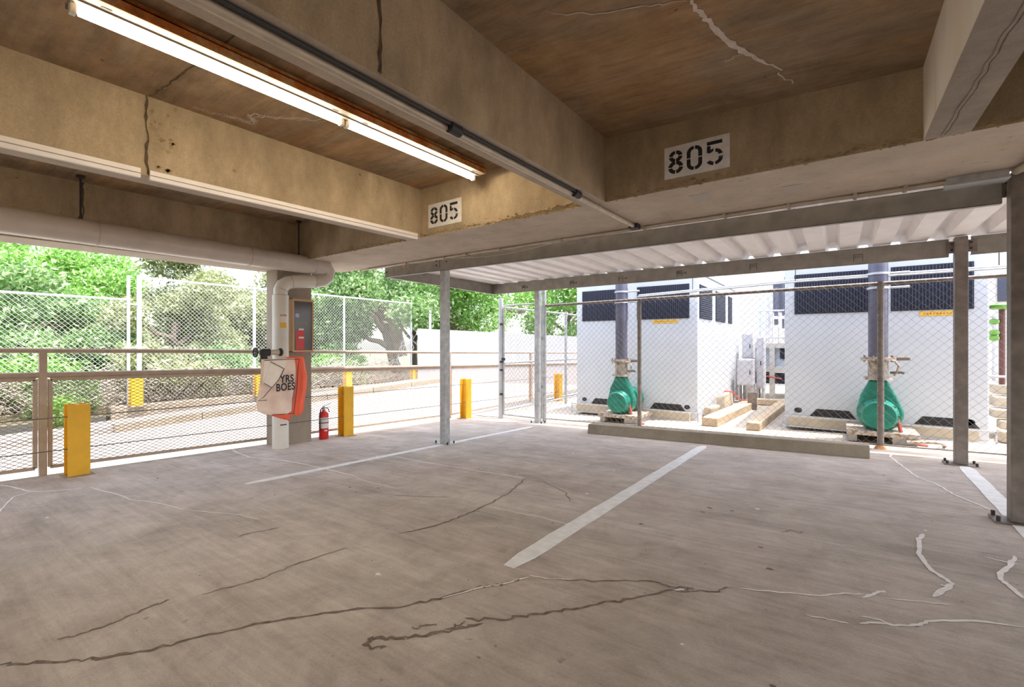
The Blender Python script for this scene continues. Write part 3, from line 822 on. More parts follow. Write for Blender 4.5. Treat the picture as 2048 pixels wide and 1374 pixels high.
for z in (1.285, 1.17):
    m_ = MB(); m_.box((cx1 + .0092, cy0 + .09, z), (cx1 + .0105, cy0 + .165, z + .025)); m_.build('white_bar', M['paper'], door)
m_ = MB(); m_.lathe((cx1 + .0075, cy0 + .07, 1.49), (1, 0, 0), [(0, .03), (.002, .03)], 20); m_.build('round_badge', plain('pale_blue_badge', (.45, .5, .75), .4), door)
m_ = MB(); m_.prism([(cx1 + .008, cy0 + .03, cz0 + .0), (cx1 + .008, cy1 - .03, cz0 + .02), (cx1 + .008, cy1 - .06, cz0 - .0), (cx1 + .008, cy0 + .12, cz0 - .02)], (.004, 0, 0)); m_.build('red_flap', M['red'], t)
for z, hh in ((1.36, .012), (1.385, .012), (1.53, .01)):
    m_ = MB(); m_.box((cx1 + .0075, cy0 + .06, z), (cx1 + .0085, cy0 + .22, z + hh)); m_.build('printed_line', plain('grey_print', (.28, .25, .26), .5), door)

# ---- fire extinguisher on the floor
ex, ey = -6.36, 3.98
ez = zf(ex, ey)
t = thing('fire_extinguisher', 'red fire extinguisher standing on the floor between pillar and yellow post', 'fire extinguisher', (ex, ey, ez))
m_ = MB(); m_.lathe((ex, ey, ez), (0, 0, 1), [(0, .060), (.006, .068), (.02, .070), (.35, .070), (.385, .064), (.41, .045), (.425, .026), (.44, .024)], 30); m_.build('cylinder', M['red'], t, smooth=True)
m_ = MB(); m_.lathe((ex, ey, ez + .44), (0, 0, 1), [(0, .022), (.01, .024), (.04, .02), (.05, .014)], 16); m_.build('valve', M['galv'], t, smooth=True)
m_ = MB(); m_.bar((ex, ey - .02, ez + .49), (ex + .01, ey + .11, ez + .535), .018, .008); m_.bar((ex, ey - .01, ez + .47), (ex + .01, ey + .10, ez + .475), .018, .008); m_.build('handle', M['galv'], t, bevel=.002)
m_ = MB(); m_.tube([(ex, ey - .02, ez + .475), (ex + .02, ey - .06, ez + .455), (ex + .03, ey - .082, ez + .39), (ex + .03, ey - .083, ez + .25), (ex + .03, ey - .080, ez + .14)], .009, 8); m_.build('hose', M['dark'], t, smooth=True)
m_ = MB(); m_.tube([(ex, ey + .02, ez + .475), (ex + .02, ey + .06, ez + .455), (ex + .03, ey + .076, ez + .40)], .007, 8); m_.build('carry_strap', M['dark'], t, smooth=True)
for (z0, z1) in ((.26, .33), (.17, .245)):
    m_ = MB(); wrap(m_, (ex, ey), .0712, -110, 60, ez + z0, ez + z1); m_.build('label_sheet', M['paper'], t, smooth=True)
m_ = MB(); wrap(m_, (ex, ey), .0725, 0, 360, ez + .247, ez + .257, n=30); m_.build('band', M['black'], t, smooth=True)
m_ = MB(); wrap(m_, (ex, ey), .0712, -25, 10, ez + .125, ez + .145); m_.build('inspection_tag', M['paper'], t, smooth=True)

# ---- fabric bag / banner on the valve
bx = -5.985
t = thing('fabric_banner', 'pale orange fabric banner with black lettering draped on the valve in front of pillar', 'banner', (bx, 3.1, .1))


def bag_surface(rows, mb, bulge, nx=22, ph=0.0, mi=0, amp=0.012):
    vs = []; nr = len(rows)
    for i, (z, ya, yb) in enumerate(rows):
        for k in range(nx + 1):
            u = k / nx; v = i / (nr - 1)
            x = bx + bulge * math.sin(math.pi * u) * (0.4 + 0.6 * v) + amp * math.sin(9 * u + 2.5 * v + ph) * (0.3 + v) + amp * .6 * math.sin(17 * u - 4 * v + ph) * v
            vs.append((x, ya + (yb - ya) * u, z + .012 * math.sin(7 * u + ph) * v))
    W = nx + 1
    mb.add(vs, [(i * W + k, i * W + k + 1, (i + 1) * W + k + 1, (i + 1) * W + k) for i in range(nr - 1) for k in range(nx)], mi)


def fine_rows(rows, n=5):
    out = []
    for (a_, b__) in zip(rows[:-1], rows[1:]):
        for k in range(n):
            s_ = k / n
            out.append(tuple(p + (q - p) * s_ for p, q in zip(a_, b__)))
    return out + [rows[-1]]


def cloth_obj(rows, name, mat, bulge, ph=0.0, amp=.012):
    m_ = MB(); bag_surface(fine_rows(rows), m_, bulge, ph=ph, amp=amp)
    o = m_.build(name, mat, t, smooth=True, ang=180)
    sd = o.modifiers.new('thickness', 'SOLIDIFY'); sd.thickness = .004; sd.offset = 0
    return o


cloth_obj([(.90, 2.875, 3.33), (.80, 2.875, 3.335), (.62, 2.86, 3.33), (.45, 2.83, 3.30), (.36, 2.81, 3.285), (.24, 2.83, 3.28), (.19, 2.93, 3.275), (.175, 3.0, 3.27)], 'front_panel', M['cloth'], .05)
cloth_obj([(.92, 3.17, 3.44), (.86, 3.32, 3.455), (.74, 3.335, 3.475), (.64, 3.335, 3.50), (.5, 3.33, 3.49), (.3, 3.29, 3.455), (.15, 3.285, 3.435), (.13, 3.285, 3.40)], 'side_panel', M['orange'], .02, 1.0, .008)
cloth_obj([(.176, 2.98, 3.285), (.13, 3.08, 3.275), (.095, 3.17, 3.25), (.08, 3.19, 3.22)], 'hem_panel', M['orange'], .045, .5, .008)
fr = bx + .085
m_ = MB()
q = [(fr + .012, 2.94, .866), (fr + .012, 3.11, .765), (fr + .022, 3.07, .68), (fr + .018, 2.95, .535), (fr + .012, 2.86, .597)]
m_.prism(q, (.004, 0, 0)); m_.build('folded_flap', M['clothwhite'], t)
m_ = MB(); m_.prism([(fr + .008, 2.87, .875), (fr + .008, 3.16, .875), (fr + .008, 3.12, .77), (fr + .008, 2.95, .86), (fr + .008, 2.85, .60)], (.003, 0, 0)); m_.build('pale_yoke', M['clothwhite'], t)
trim = [[(fr + .016, 2.865, .885), (fr + .016, 3.05, .893), (fr + .01, 3.33, .89), (fr - .03, 3.335, .80), (fr - .05, 3.33, .5), (fr - .05, 3.285, .17)],
        [(fr + .026, 2.94, .868), (fr + .03, 3.03, .82), (fr + .03, 3.115, .768)], [(fr + .03, 3.11, .765), (fr + .028, 3.04, .63), (fr + .02, 2.95, .53), (fr, 2.87, .43), (fr - .035, 2.815, .378), (fr - .01, 2.91, .38)],
        [(fr + .024, 2.86, .60), (fr + .03, 2.95, .54)], [(fr - .02, 2.98, .185), (fr, 3.12, .178), (fr - .03, 3.28, .165)]]
m_ = MB()
for l in trim:
    m_.tube(l, .0042, 6)
m_.build('black_piping', M['black'], t, smooth=True)
lettering('lettering', 'YRS', .135, M['black'], t, (fr + .022, 3.065, .592), (-.04, 1, .03), (0, -.02, 1), .001, .0038, .78)
lettering('lettering', 'BOES', .135, M['black'], t, (fr + .022, 3.01, .485), (-.06, 1, .03), (0, -.02, 1), .001, .0038, .78)

# ---- yellow guard posts, H section
def guard_post(x, y, zb_, zt_, label, w_=.17, d_=.17, group='yellow steel guard posts', mat='yellow'):
    t = thing('guard_post', label, 'post', (x, y, zb_), group)
    tf = .016
    m_ = MB()
    pts = [(d_ / 2, -w_ / 2), (d_ / 2, w_ / 2), (d_ / 2 - tf, w_ / 2), (d_ / 2 - tf, tf / 2), (-d_ / 2 + tf, tf / 2), (-d_ / 2 + tf, w_ / 2), (-d_ / 2, w_ / 2), (-d_ / 2, -w_ / 2),
           (-d_ / 2 + tf, -w_ / 2), (-d_ / 2 + tf, -tf / 2), (d_ / 2 - tf, -tf / 2), (d_ / 2 - tf, -w_ / 2)]
    m_.prism([(x + a_, y + b__, zb_ + .008) for a_, b__ in pts], (0, 0, zt_ - zb_ - .008))
    m_.build('shaft', M[mat], t, bevel=.002, seg=1)
    m_ = MB(); m_.box((x - d_ / 2 - .03, y - w_ / 2 - .03, zb_ - .012), (x + d_ / 2 + .03, y + w_ / 2 + .03, zb_ + .008)); m_.build('base_plate', M['kerb'], t, bevel=.003)
    return t


GP = [(-6.36, 1.22, .48, 'yellow guard post nearest the camera, beside the first railing upright'), (-6.36, 4.36, .42, 'yellow guard post next to the red fire extinguisher'),
      (-6.36, 7.22, .36, 'yellow guard post standing left of the chain link gate'), (-6.25, 10.9, .27, 'yellow guard post seen through the chain link gate')]
for x, y, zt_, lb in GP:
    guard_post(x, y, zf(x, min(y, 8.2)) if y < 8 else zy(x), zt_, lb)
for (za, sl, lb) in ((.365, -.018, 'upper steel guard cable strung between the yellow posts'), (.04, -.027, 'lower steel guard cable strung between the yellow posts')):
    m_ = MB(); m_.tube([(-6.283 + (.04 if y > 9 else 0), y, za + sl * (y - 1.2)) for y in (-4, -1, 1.2, 2.8, 4.36, 5.8, 7.2, 10.9)], .0055, 6)
    tag(m_.build('guard_cable', M['cable']), lb, 'cable')

# ---- guard rail along the open side
RX = -6.69
zt_r = lambda y: 1.045 - .0185 * y if y < 12.7 else .81
zm_r = lambda y: .80 - .0245 * y
t = thing('guard_railing', 'tan pipe guard railing with mesh panels along the open left side', 'railing', (RX, 4, zf(RX, 4)))
m_ = MB(); m_.tube([(RX, y, zt_r(y)) for y in (-6, -2, 1, 4, 7, 9.5, 12.6, 15.2)], .026, 14); m_.build('top_rail', M['tanrail'], t, smooth=True)
m_ = MB(); m_.tube([(RX, y, zm_r(y)) for y in (-6, -2, 1, 4, 7, 9.5, 12.6, 15.2)], .030, 14); m_.build('mid_rail', M['tanrail'], t, smooth=True)
RP = [-5.05, -2.02, 1.02, 3.86, 7.07, 10.2, 13.3]
zlow_r = lambda y: zf(RX, y) if y < 8 else zf(RX, 8) + .02 * (y - 8)
for y in RP:
    m_ = MB(); m_.box((RX - .03, y - .03, zlow_r(y) - .12), (RX + .03, y + .03, zt_r(y) - .005)); m_.build('post', M['tanrail'], t, bevel=.004)


def expanded(mb, x, ya, yb, zlo, zhi, wd, ht, r):
    """diamond mesh: strands zig-zag between neighbouring rows"""
    n = max(2, int((yb - ya) / (wd / 2)))
    rows = int((zhi((ya + yb) / 2) - zlo((ya + yb) / 2)) / (ht / 2))
    for i in range(rows):
        vs = []
        for k in range(n + 1):
            y = ya + (yb - ya) * k / n
            f = (i + ((k + i) % 2)) / rows
            z = zlo(y) + (zhi(y) - zlo(y)) * min(1, f)
            vs += [(x - r, y, z - r), (x + r, y, z - r), (x, y, z + r)]
        mb.add(vs, [(3 * k + a_, 3 * k + (a_ + 1) % 3, 3 * k + 3 + (a_ + 1) % 3, 3 * k + 3 + a_) for k in range(n) for a_ in range(3)])


for (ya, yb) in zip(RP[:-1], RP[1:]):
    ya += .055; yb -= .055
    lo = lambda y: zlow_r(y) + .07
    hi = lambda y: zm_r(y) - .045
    f = MB()
    for (p, q) in (((ya, lo(ya)), (yb, lo(yb))), ((ya, hi(ya)), (yb, hi(yb))), ((ya, lo(ya)), (ya, hi(ya))), ((yb, lo(yb)), (yb, hi(yb)))):
        f.bar((RX, p[0], p[1]), (RX, q[0], q[1]), .03, .035, up=(0, 0, 1) if p[0] != q[0] else (0, 1, 0))
    pf = f.build('panel_frame', M['tanrail'], t, bevel=.002, seg=1)
    k_ = MB(); expanded(k_, RX, ya, yb, lo, hi, .072, .038, .0036); k_.build('panel_mesh', M['meshbrown'], pf)

# ---- bay number signs, stencilled
def ring_arc(c, ro, ri, a0, a1, sq=0.0, n=10):
    """polygon of a ring segment; sq stretches it vertically"""
    o_, i_ = [], []
    for k in range(n + 1):
        a_ = math.radians(a0 + (a1 - a0) * k / n)
        dy = sq if math.sin(a_) > 1e-6 else (-sq if math.sin(a_) < -1e-6 else 0)
        o_.append((c[0] + ro * math.cos(a_), c[1] + ro * math.sin(a_) + dy))
        i_.append((c[0] + ri * math.cos(a_), c[1] + ri * math.sin(a_) + dy))
    return o_ + i_[::-1]


def digit_polys(ch):
    P = []
    if ch == '8':
        for cy, ro, ri in ((.73, .245, .105), (.27, .27, .125)):
            for a0 in (0, 90, 180, 270):
                P.append(ring_arc((.29, cy), ro, ri, a0 + 6, a0 + 84))
    if ch == '0':
        for a0, a1, s_ in ((5, 84, 1), (96, 175, 1), (185, 264, -1), (276, 355, -1)):
            q_ = []
            ro, ri, sq = .27, .135, .23
            oo, ii = [], []
            for k in range(11):
                a_ = math.radians(a0 + (a1 - a0) * k / 10)
                oo.append((.29 + ro * math.cos(a_), .5 + ro * math.sin(a_) + s_ * sq)); ii.append((.29 + ri * math.cos(a_), .5 + ri * math.sin(a_) + s_ * sq))
            e0, e1 = (.5 + s_ * .02), None
            if s_ > 0 and a0 < 90 or s_ < 0 and a0 > 270:
                side = .29 + ro, .29 + ri
            else:
                side = .29 - ro, .29 - ri
            if (s_ > 0 and a0 < 90) or (s_ < 0 and a0 < 270):
                pass
            if a0 in (5, 185):
                pl_ = [(side[0], e0)] + oo + ii[::-1] + [(side[1], e0)]
            else:
                pl_ = oo + [(side[0], e0), (side[1], e0)] + ii[::-1]
            P.append(pl_)
    if ch == '5':
        P.append([(.05, .86), (.56, .86), (.56, 1.0), (.05, 1.0)])
        P.append([(.05, .56), (.16, .53), (.27, .60), (.27, .70), (.17, .66), (.17, .83), (.05, .83)])
        P.append(ring_arc((.31, .42), .26, .13, 5, 84))
        P.append(ring_arc((.31, .30), .27, .14, 276, 357))
        P.append(ring_arc((.29, .30), .27, .14, 205, 264))
        P.append([(.44, .30), (.58, .30), (.58, .34), (.44, .34)])
    return P


def bay_sign(x0, x1, z0, z1, label):
    y = GY0
    t = thing('bay_sign', label, 'sign', ((x0 + x1) / 2, y, z0), 'bay number signs on the cross beam')
    m_ = MB(); m_.box((x0, y - .004, z0), (x1, y - .0005, z1)); m_.build('plate', M['stripe'], t)
    W, H = x1 - x0, z1 - z0
    for i, ch in enumerate('805'):
        m_ = MB()
        ox = x0 + W * (.055 + .295 * i); sx, sz = W * .44, H * .74
        for pl_ in digit_polys(ch):
            m_.prism([(ox + px * sx, y - .004, z0 + H * .13 + pz * sz) for px, pz in pl_], (0, -.0015, 0))
        m_.build('numeral', M['black'], t)
    return t


bay_sign(-3.615, -3.14, 2.345, 2.595, 'smaller looking 805 number plate on the cross beam, beyond the fluorescent light')
bay_sign(-1.08, -.625, 2.34, 2.578, '805 number plate on the cross beam right of the centre ceiling beam')

# ---- concrete wheel stop
m_ = MB()
za = lambda x: zf(x, 6.75)
prof = [(6.69, 0), (6.90, 0), (6.88, .15), (6.72, .15)]
pa = [(-3.3, y, za(-3.3) + z) for y, z in prof]; pb_ = [(.285, y, za(.285) + z) for y, z in prof]
m_.add(pa + pb_, [(0, 1, 2, 3), (7, 6, 5, 4), (0, 4, 5, 1), (1, 5, 6, 2), (2, 6, 7, 3), (3, 7, 4, 0)])
tag(m_.build('wheel_stop', M['kerb'], bevel=.012), 'long low concrete wheel stop in front of the chain link fence', 'wheel stop')

# ================================================================== STEEL CANOPY
t = thing('canopy', 'galvanised steel canopy with a white ribbed deck over the fence', 'canopy', (-2, 6, zf(-2, 6)))


def channel(name, p, q, h_, flip, mat='steel', lip=.05):
    """C-section beam from p to q, web height h_, flanges of width lip towards flip"""
    p = Vector(p); q = Vector(q); f_ = Vector(flip).normalized()
    m_ = MB()
    for (off0, off1, z0, z1) in ((0, .006, 0, h_), (0, lip, 0, .006), (0, lip, h_ - .006, h_)):
        b0 = [p + f_ * off0, q + f_ * off0, q + f_ * off1, p + f_ * off1]
        m_.hexa([v + Vector((0, 0, z0)) for v in b0], [v + Vector((0, 0, z1)) for v in b0])
    return m_.build(name, M[mat], t, bevel=.0015, seg=1)


fb = channel('front_beam', (-5.73, 4.62, 2.125), (.93, 4.62, 2.085), .165, (0, 1, 0))
rb = channel('rear_beam', (-5.72, 7.30, 2.095), (.98, 6.90, 2.055), .195, (0, 1, 0))
rb2 = channel('rear_beam', (1.15, 6.88, 2.06), (3.6, 6.74, 2.04), .195, (0, 1, 0))
sb = channel('side_beam', (-5.73, 4.62, 2.122), (-5.72, 7.30, 2.093), .20, (1, 0, 0))
# deck: flats with upward flutes
dk = MB()
X = -5.72; pitch = .318; prof = []
while X < 3.5:
    prof += [(X, 0), (X + pitch - .15, 0), (X + pitch - .115, .095), (X + pitch - .035, .095)]
    X += pitch
dz = lambda x, y: 2.293 - .004 * (x + 5.7) + (.0 if y > 6 else .012)
ya, yb = 4.60, 7.42
vs = []
for x, h_ in prof:
    for y in (ya, yb):
        vs.append((x, y, dz(x, y) + h_))
dk.add(vs, [(2 * i, 2 * i + 2, 2 * i + 3, 2 * i + 1) for i in range(len(prof) - 1)])
dko = dk.build('deck', M['deck'], t)
sdm = dko.modifiers.new('thickness', 'SOLIDIFY'); sdm.thickness = .0025; sdm.offset = 1


def steel_post(x, y, zt_, size, mat, label=None, rot=0.0):
    z0 = zf(x, y)
    m_ = MB()
    m_.hexa([(x - size / 2, y - size / 2, z0 + .012), (x + size / 2, y - size / 2, z0 + .012), (x + size / 2, y + size / 2, z0 + .012), (x - size / 2, y + size / 2, z0 + .012)],
            [(x - size / 2, y - size / 2, zt_), (x + size / 2, y - size / 2, zt_), (x + size / 2, y + size / 2, zt_), (x - size / 2, y + size / 2, zt_)])
    o = m_.build('post', M[mat], t, bevel=.006)
    m_ = MB(); r = size * 1.05; m_.box((x - r * 1.25, y - r * .85, z0 - .004), (x + r * 1.25, y + r * .85, z0 + .012)); m_.build('base_plate', M[mat], o, bevel=.002, seg=1)
    for sx in (-1, 1):
        for sy in (-1, 1):
            m_ = MB(); m_.tube([(x + sx * r * 1.05, y + sy * r * .62, z0 + .01), (x + sx * r * 1.05, y + sy * r * .62, z0 + .045)], .012, 6)
            m_.build('anchor_bolt', M['dark'], o)
    return o


steel_post(-4.52, 4.69, 2.16, .10, 'galv')
steel_post(-4.66, 7.36, 2.10, .10, 'galv')
steel_post(1.065, 6.85, 2.25, .105, 'darksteel')  # right-hand posts take the steel darkened for shade
steel_post(1.005, 4.58, 2.27, .105, 'darksteel')
for (x, y, z, mt_) in ((-4.60, 4.612, 2.23, 'steel'), (.96, 4.65, 2.20, 'darksteel'), (1.0, 6.895, 2.16, 'darksteel'), (1.15, 6.875, 2.16, 'darksteel')):
    m_ = MB(); m_.box((x - .045, y - .006, z - .07), (x + .045, y + .006, z + .06)); k_ = m_.build('cleat_plate', M[mt_], t, bevel=.002, seg=1)
    for dz_ in (-.035, .03):
        m_ = MB(); m_.tube([(x, y - .018, z + dz_), (x, y - .006, z + dz_)], .011, 8); m_.build('bolt', M['dark'], k_)
for x, z in ((-5.69, 2.20), (-4.42, 2.235)):
    m_ = MB(); m_.tube([(x, 4.612, z), (x, 4.621, z)], .010, 10); m_.build('bolt', M['black'], fb)
m_ = MB(); m_.box((-5.32, 4.612, 2.24), (-5.25, 4.622, 2.272)); m_.build('stain_tag', M['rust'], fb)
# stencilled beam marks
rbz = lambda x: 2.095 - .04 * (x + 5.72) / 6.7
rby = lambda x: 7.30 - .40 * (x + 5.72) / 6.7
for i, (x, w_) in enumerate(((-4.95, .13), (-3.88, .14), (-2.95, .15), (-2.0, .15), (-1.0, .17), (.14, .18))):
    y = rby(x) - .004; z = rbz(x) + .035; h_ = .085
    m_ = MB()
    for a_, b__ in (((x, z), (x, z + h_)), ((x, z + h_), (x + w_, z + h_)), ((x + w_, z), (x + w_, z + h_)), ((x + w_ * .48, z), (x + w_ * .48, z + h_))):
        m_.bar((a_[0], y, a_[1]), (b__[0], y, b__[1]), .003, .005, up=(1, 0, 0) if a_[0] == b__[0] else (0, 0, 1))
    for k in range(4):
        m_.bar((x + w_ * (.1 + .1 * k), y, z + .04), (x + w_ * (.1 + .1 * k), y, z + .04 + random.uniform(.02, .04)), .003, .004, up=(1, 0, 0))
    m_.build('paint_mark', M['black'], rb)
    lettering('lettering', 'HB', .055, M['black'], rb, (x + w_ * .52, y, z + .03), (1, -.06, 0), (0, 0, 1), .0008)

# ================================================================== CHAIN LINK
def chain(mb, p, q, z0, z1, wd=.085, ht=.085, r=.0024):
    """woven mesh between plan points p and q; z0, z1 functions of 0..1"""
    p = Vector((p[0], p[1], 0)); q = Vector((q[0], q[1], 0)); L_ = (q - p).length
    n = max(1, int(L_ / (wd / 2)))
    nrm = (q - p).cross(Vector((0, 0, 1))).normalized()
    rows = max(2, int((z1(.5) - z0(.5)) / (ht / 2)))
    vs_all, fs_all = [], []
    for i in range(n):
        base = len(vs_all)
        for k in range(rows + 1):
            s_ = (i + ((k + i) % 2)) / n
            pt = p + (q - p) * s_
            z = z0(s_) + (z1(s_) - z0(s_)) * k / rows
            o = nrm * (r if (k + i) % 2 else -r) * .8
            for a_ in range(3):
                an = 2 * math.pi * a_ / 3
                e = (q - p).normalized() * (r * math.cos(an)) + nrm * (r * math.sin(an))
                vs_all.append((pt.x + o.x + e.x, pt.y + o.y + e.y, z))
        fs_all += [(base + 3 * k + a_, base + 3 * k + (a_ + 1) % 3, base + 3 * k + 3 + (a_ + 1) % 3, base + 3 * k + 3 + a_) for k in range(rows) for a_ in range(3)]
    mb.add(vs_all, fs_all)


FYL = lambda x: 7.62 - .012 * (x + 4.68)
t = thing('chain_link_fence', 'dark chain link fence with pipe posts enclosing the equipment yard', 'fence', (-1.5, 7.6, zy(-1.5)))
for (x, zt_, r) in ((-4.68, 2.21, .04), (-2.77, 1.86, .034), (.43, 1.90, .036), (3.6, 1.9, .036)):
    m_ = MB(); m_.tube([(x, FYL(x), zf(x, 7.6) - .02), (x, FYL(x), zt_)], r, 16); o = m_.build('post', M['galv'] if x < -4 else M['darksteel'], t, smooth=True)  # posts right of the gate use the shade-darkened steel
    if x == .43:
        m_ = MB(); m_.lathe((x, FYL(x), zf(x, 7.6) - .01), (0, 0, 1), [(0, .075), (.015, .07), (.06, .04)], 14); m_.build('post_foot', M['rust'], o, smooth=True)
m_ = MB(); m_.tube([(-4.68, FYL(-4.68), 1.835), (3.6, FYL(3.6), 1.895)], .024, 12); m_.build('top_rail', M['darksteel'], t, smooth=True)
m_ = MB(); m_.tube([(-4.68, FYL(-4.68), zf(-4.68, 7.6) + .06), (3.6, FYL(3.6), zf(3.6, 7.6) + .05)], .010, 8); m_.build('bottom_wire', M['darksteel'], t, smooth=True)
for (xa, xb) in ((-4.64, -2.77), (-2.77, .43), (.43, 3.6)):
    m_ = MB()
    chain(m_, (xa, FYL(xa) - .03), (xb, FYL(xb) - .03), lambda s_: zf(xa + (xb - xa) * s_, 7.6) + .03, lambda s_: 1.835 + .06 * ((xa + (xb - xa) * s_) + 4.68) / 8.28 + .03, .098, .098)
    m_.build('mesh_panel', M['wire'], t)
x = -5.74
t = thing('chain_link_fence', 'pale side run of chain link fence leading away from the tall gate post', 'fence', (x, 9, zy(x)))
for (y, zt_, r) in ((7.62, 2.04, .05), (10.4, 1.92, .035), (13.2, 1.92, .035)):
    m_ = MB(); m_.tube([(x, y, zy(x) - .03), (x, y, zt_)], r, 16); o = m_.build('post', M['galvlight'] if y < 8 else M['galv'], t, smooth=True)
for z in (1.86, .69, -.30):
    m_ = MB(); m_.tube([(x, 7.62, z), (x, 13.2, z)], .021, 10); m_.build('rail', M['galv'], t, smooth=True)
for z in (.72, .55, .05, 1.5):
    m_ = MB(); m_.box((x + .02, 7.55, z - .02), (x + .065, 7.60, z + .02)); m_.build('clamp', M['dark'], t)
m_ = MB(); chain(m_, (x, 7.7), (x, 13.2), lambda s_: zy(x) + .06, lambda s_: 1.86, .098, .098); m_.build('mesh_panel', M['wire'], t)
t = thing('chain_link_gate', 'narrow chain link gate leaf between the two fence posts', 'gate', (-5.2, 7.63, zf(-5.2, 7.6)))
m_ = MB(); ga, gb = (-5.67, 7.625), (-4.75, 7.622); z0, z1 = zf(-5.2, 7.6) + .07, 1.84
for (p, q) in (((*ga, z0), (*gb, z0)), ((*ga, z1 + .04), (*gb, z1 + .05)), ((*ga, z0), (*ga, z1)), ((*gb, z0), (*gb, z1))):
    m_.tube([p, q], .018, 10)
m_.build('gate_frame', M['galv'], t, smooth=True)
m_ = MB(); chain(m_, ga, gb, lambda s_: z0, lambda s_: z1 + .03, .098, .098); m_.build('mesh_panel', M['wire'], t)
for z in (.25, 1.2):
    m_ = MB(); m_.box((-4.74, 7.60, z - .03), (-4.70, 7.65, z + .03)); m_.build('hinge', M['dark'], t)
m_ = MB(); m_.box((-5.70, 7.59, .75), (-5.62, 7.61, .80)); m_.build('latch', M['dark'], t)

# ================================================================== YARD: GENERATORS, PUMPS
def generator(X0, X1, YF, label, parts_shift=0.0):
    zg = zy((X0 + X1) / 2)
    W = X1 - X0
    t = thing('generator_enclosure', label, 'generator', ((X0 + X1) / 2, YF + 2, zg), 'white generator enclosures')
    D = 4.3; top = 2.42
    m_ = MB(); m_.box((X0, YF, zg + .02), (X1, YF + D, top)); m_.build('enclosure_body', M['greywhite'], t, bevel=.02)
    m_ = MB(); m_.box((X0 - .03, YF - .03, top), (X1 + .03, YF + D + .03, top + .05)); m_.build('roof_cap', M['greywhite'], t, bevel=.01)

    def louvre(xa, xb, z0, z1, vertical=True):
        m_ = MB(); m_.box((xa, YF - .012, z0), (xb, YF - .001, z1)); o = m_.build('louvre', M['navy'], t)
        m_ = MB(); n_ = int((xb - xa) / .036)
        for k in range(n_):
            x_ = xa + (xb - xa) * (k + .5) / n_
            m_.box((x_ - .005, YF - .024, z0 + .01), (x_ + .005, YF - .012, z1 - .01))
        m_.build('slat_panel', M['navyslat'], o)
    louvre(X0 + .14, X0 + 1.16, 1.58, 2.22)
    louvre(X0 + 1.36, X1 - .15, 1.58, 2.23)
    # side louvres, horizontal slats
    for (s_, xx) in ((1, X1), (-1, X0)):
        for (ya, yb) in ((YF + .12, YF + 1.15), (YF + 1.5, YF + 2.5), (YF + 2.85, YF + 3.3)):
            m_ = MB(); m_.box((xx + s_ * .001, ya, 1.58), (xx + s_ * .012, yb, 2.22)); o = m_.build('louvre', M['navy'], t)
            m_ = MB()
            for k in range(16):
                z = 1.6 + .6 * k / 15
                m_.box((xx + s_ * .012, ya + .02, z), (xx + s_ * .022, yb - .02, z + .012))
            m_.build('slat_panel', M['navyslat'], o)
    m_ = MB(); m_.box((X0 + 1.68, YF - .006, 1.495), (X0 + 2.16, YF - .001, 1.56)); o = m_.build('warning_strip', M['signyellow'], t)
    m_ = MB()
    for k in range(12):
        m_.box((X0 + 1.72 + .035 * k, YF - .0075, 1.515), (X0 + 1.72 + .035 * k + .018, YF - .006, 1.54))
    m_.build('printed_text', M['rust'], o)
    for (xa, xb) in ((X0 + .35, X0 + .95), (X0 + 1.62, X0 + 2.3)):
        m_ = MB(); m_.prism([(xa, YF - .004, zg + .20), (xb, YF - .004, zg + .20), (xb - .09, YF - .004, zg + .32), (xa + .09, YF - .004, zg + .32)], (0, .003, 0)); m_.build('vent_opening', M['black'], t)
    for xc in (X0 + .19, X1 - .19):
        m_ = MB(); m_.prism([(xc + .055 * math.cos(a_ * math.pi / 10), YF - .004, zg + .28 + .042 * math.sin(a_ * math.pi / 10)) for a_ in range(20)], (0, .003, 0)); m_.build('lifting_hole', M['black'], t)
    for (xa, xb) in ((X0 + .06, X0 + .95), (X0 + 1.5, X1 - .12)):
        m_ = MB(); m_.box((xa, YF - .12, zg + .02), (xb, YF - .01, zg + .19)); m_.build('skid_rail', M['beige'], t, bevel=.005)
    m_ = MB()
    for z in (zg + .03, zg + .19):
        m_.bar((X0 - .04, YF - .14, z), (X1 + .04, YF - .14, z), .018, .018)
    for x_ in (X0 - .04, X1 + .04):
        m_.bar((x_, YF - .14, zg + .0), (x_, YF - .14, zg + .2), .018, .018, up=(0, 1, 0))
    m_.build('skid_frame', M['palegrey'], t)
    return t


generator(-4.67, -2.15, 8.95, 'white generator enclosure behind the left pump, nearer the white wall')
generator(-.74, 1.65, 8.80, 'white generator enclosure behind the right pump, nearer the stone slabs')


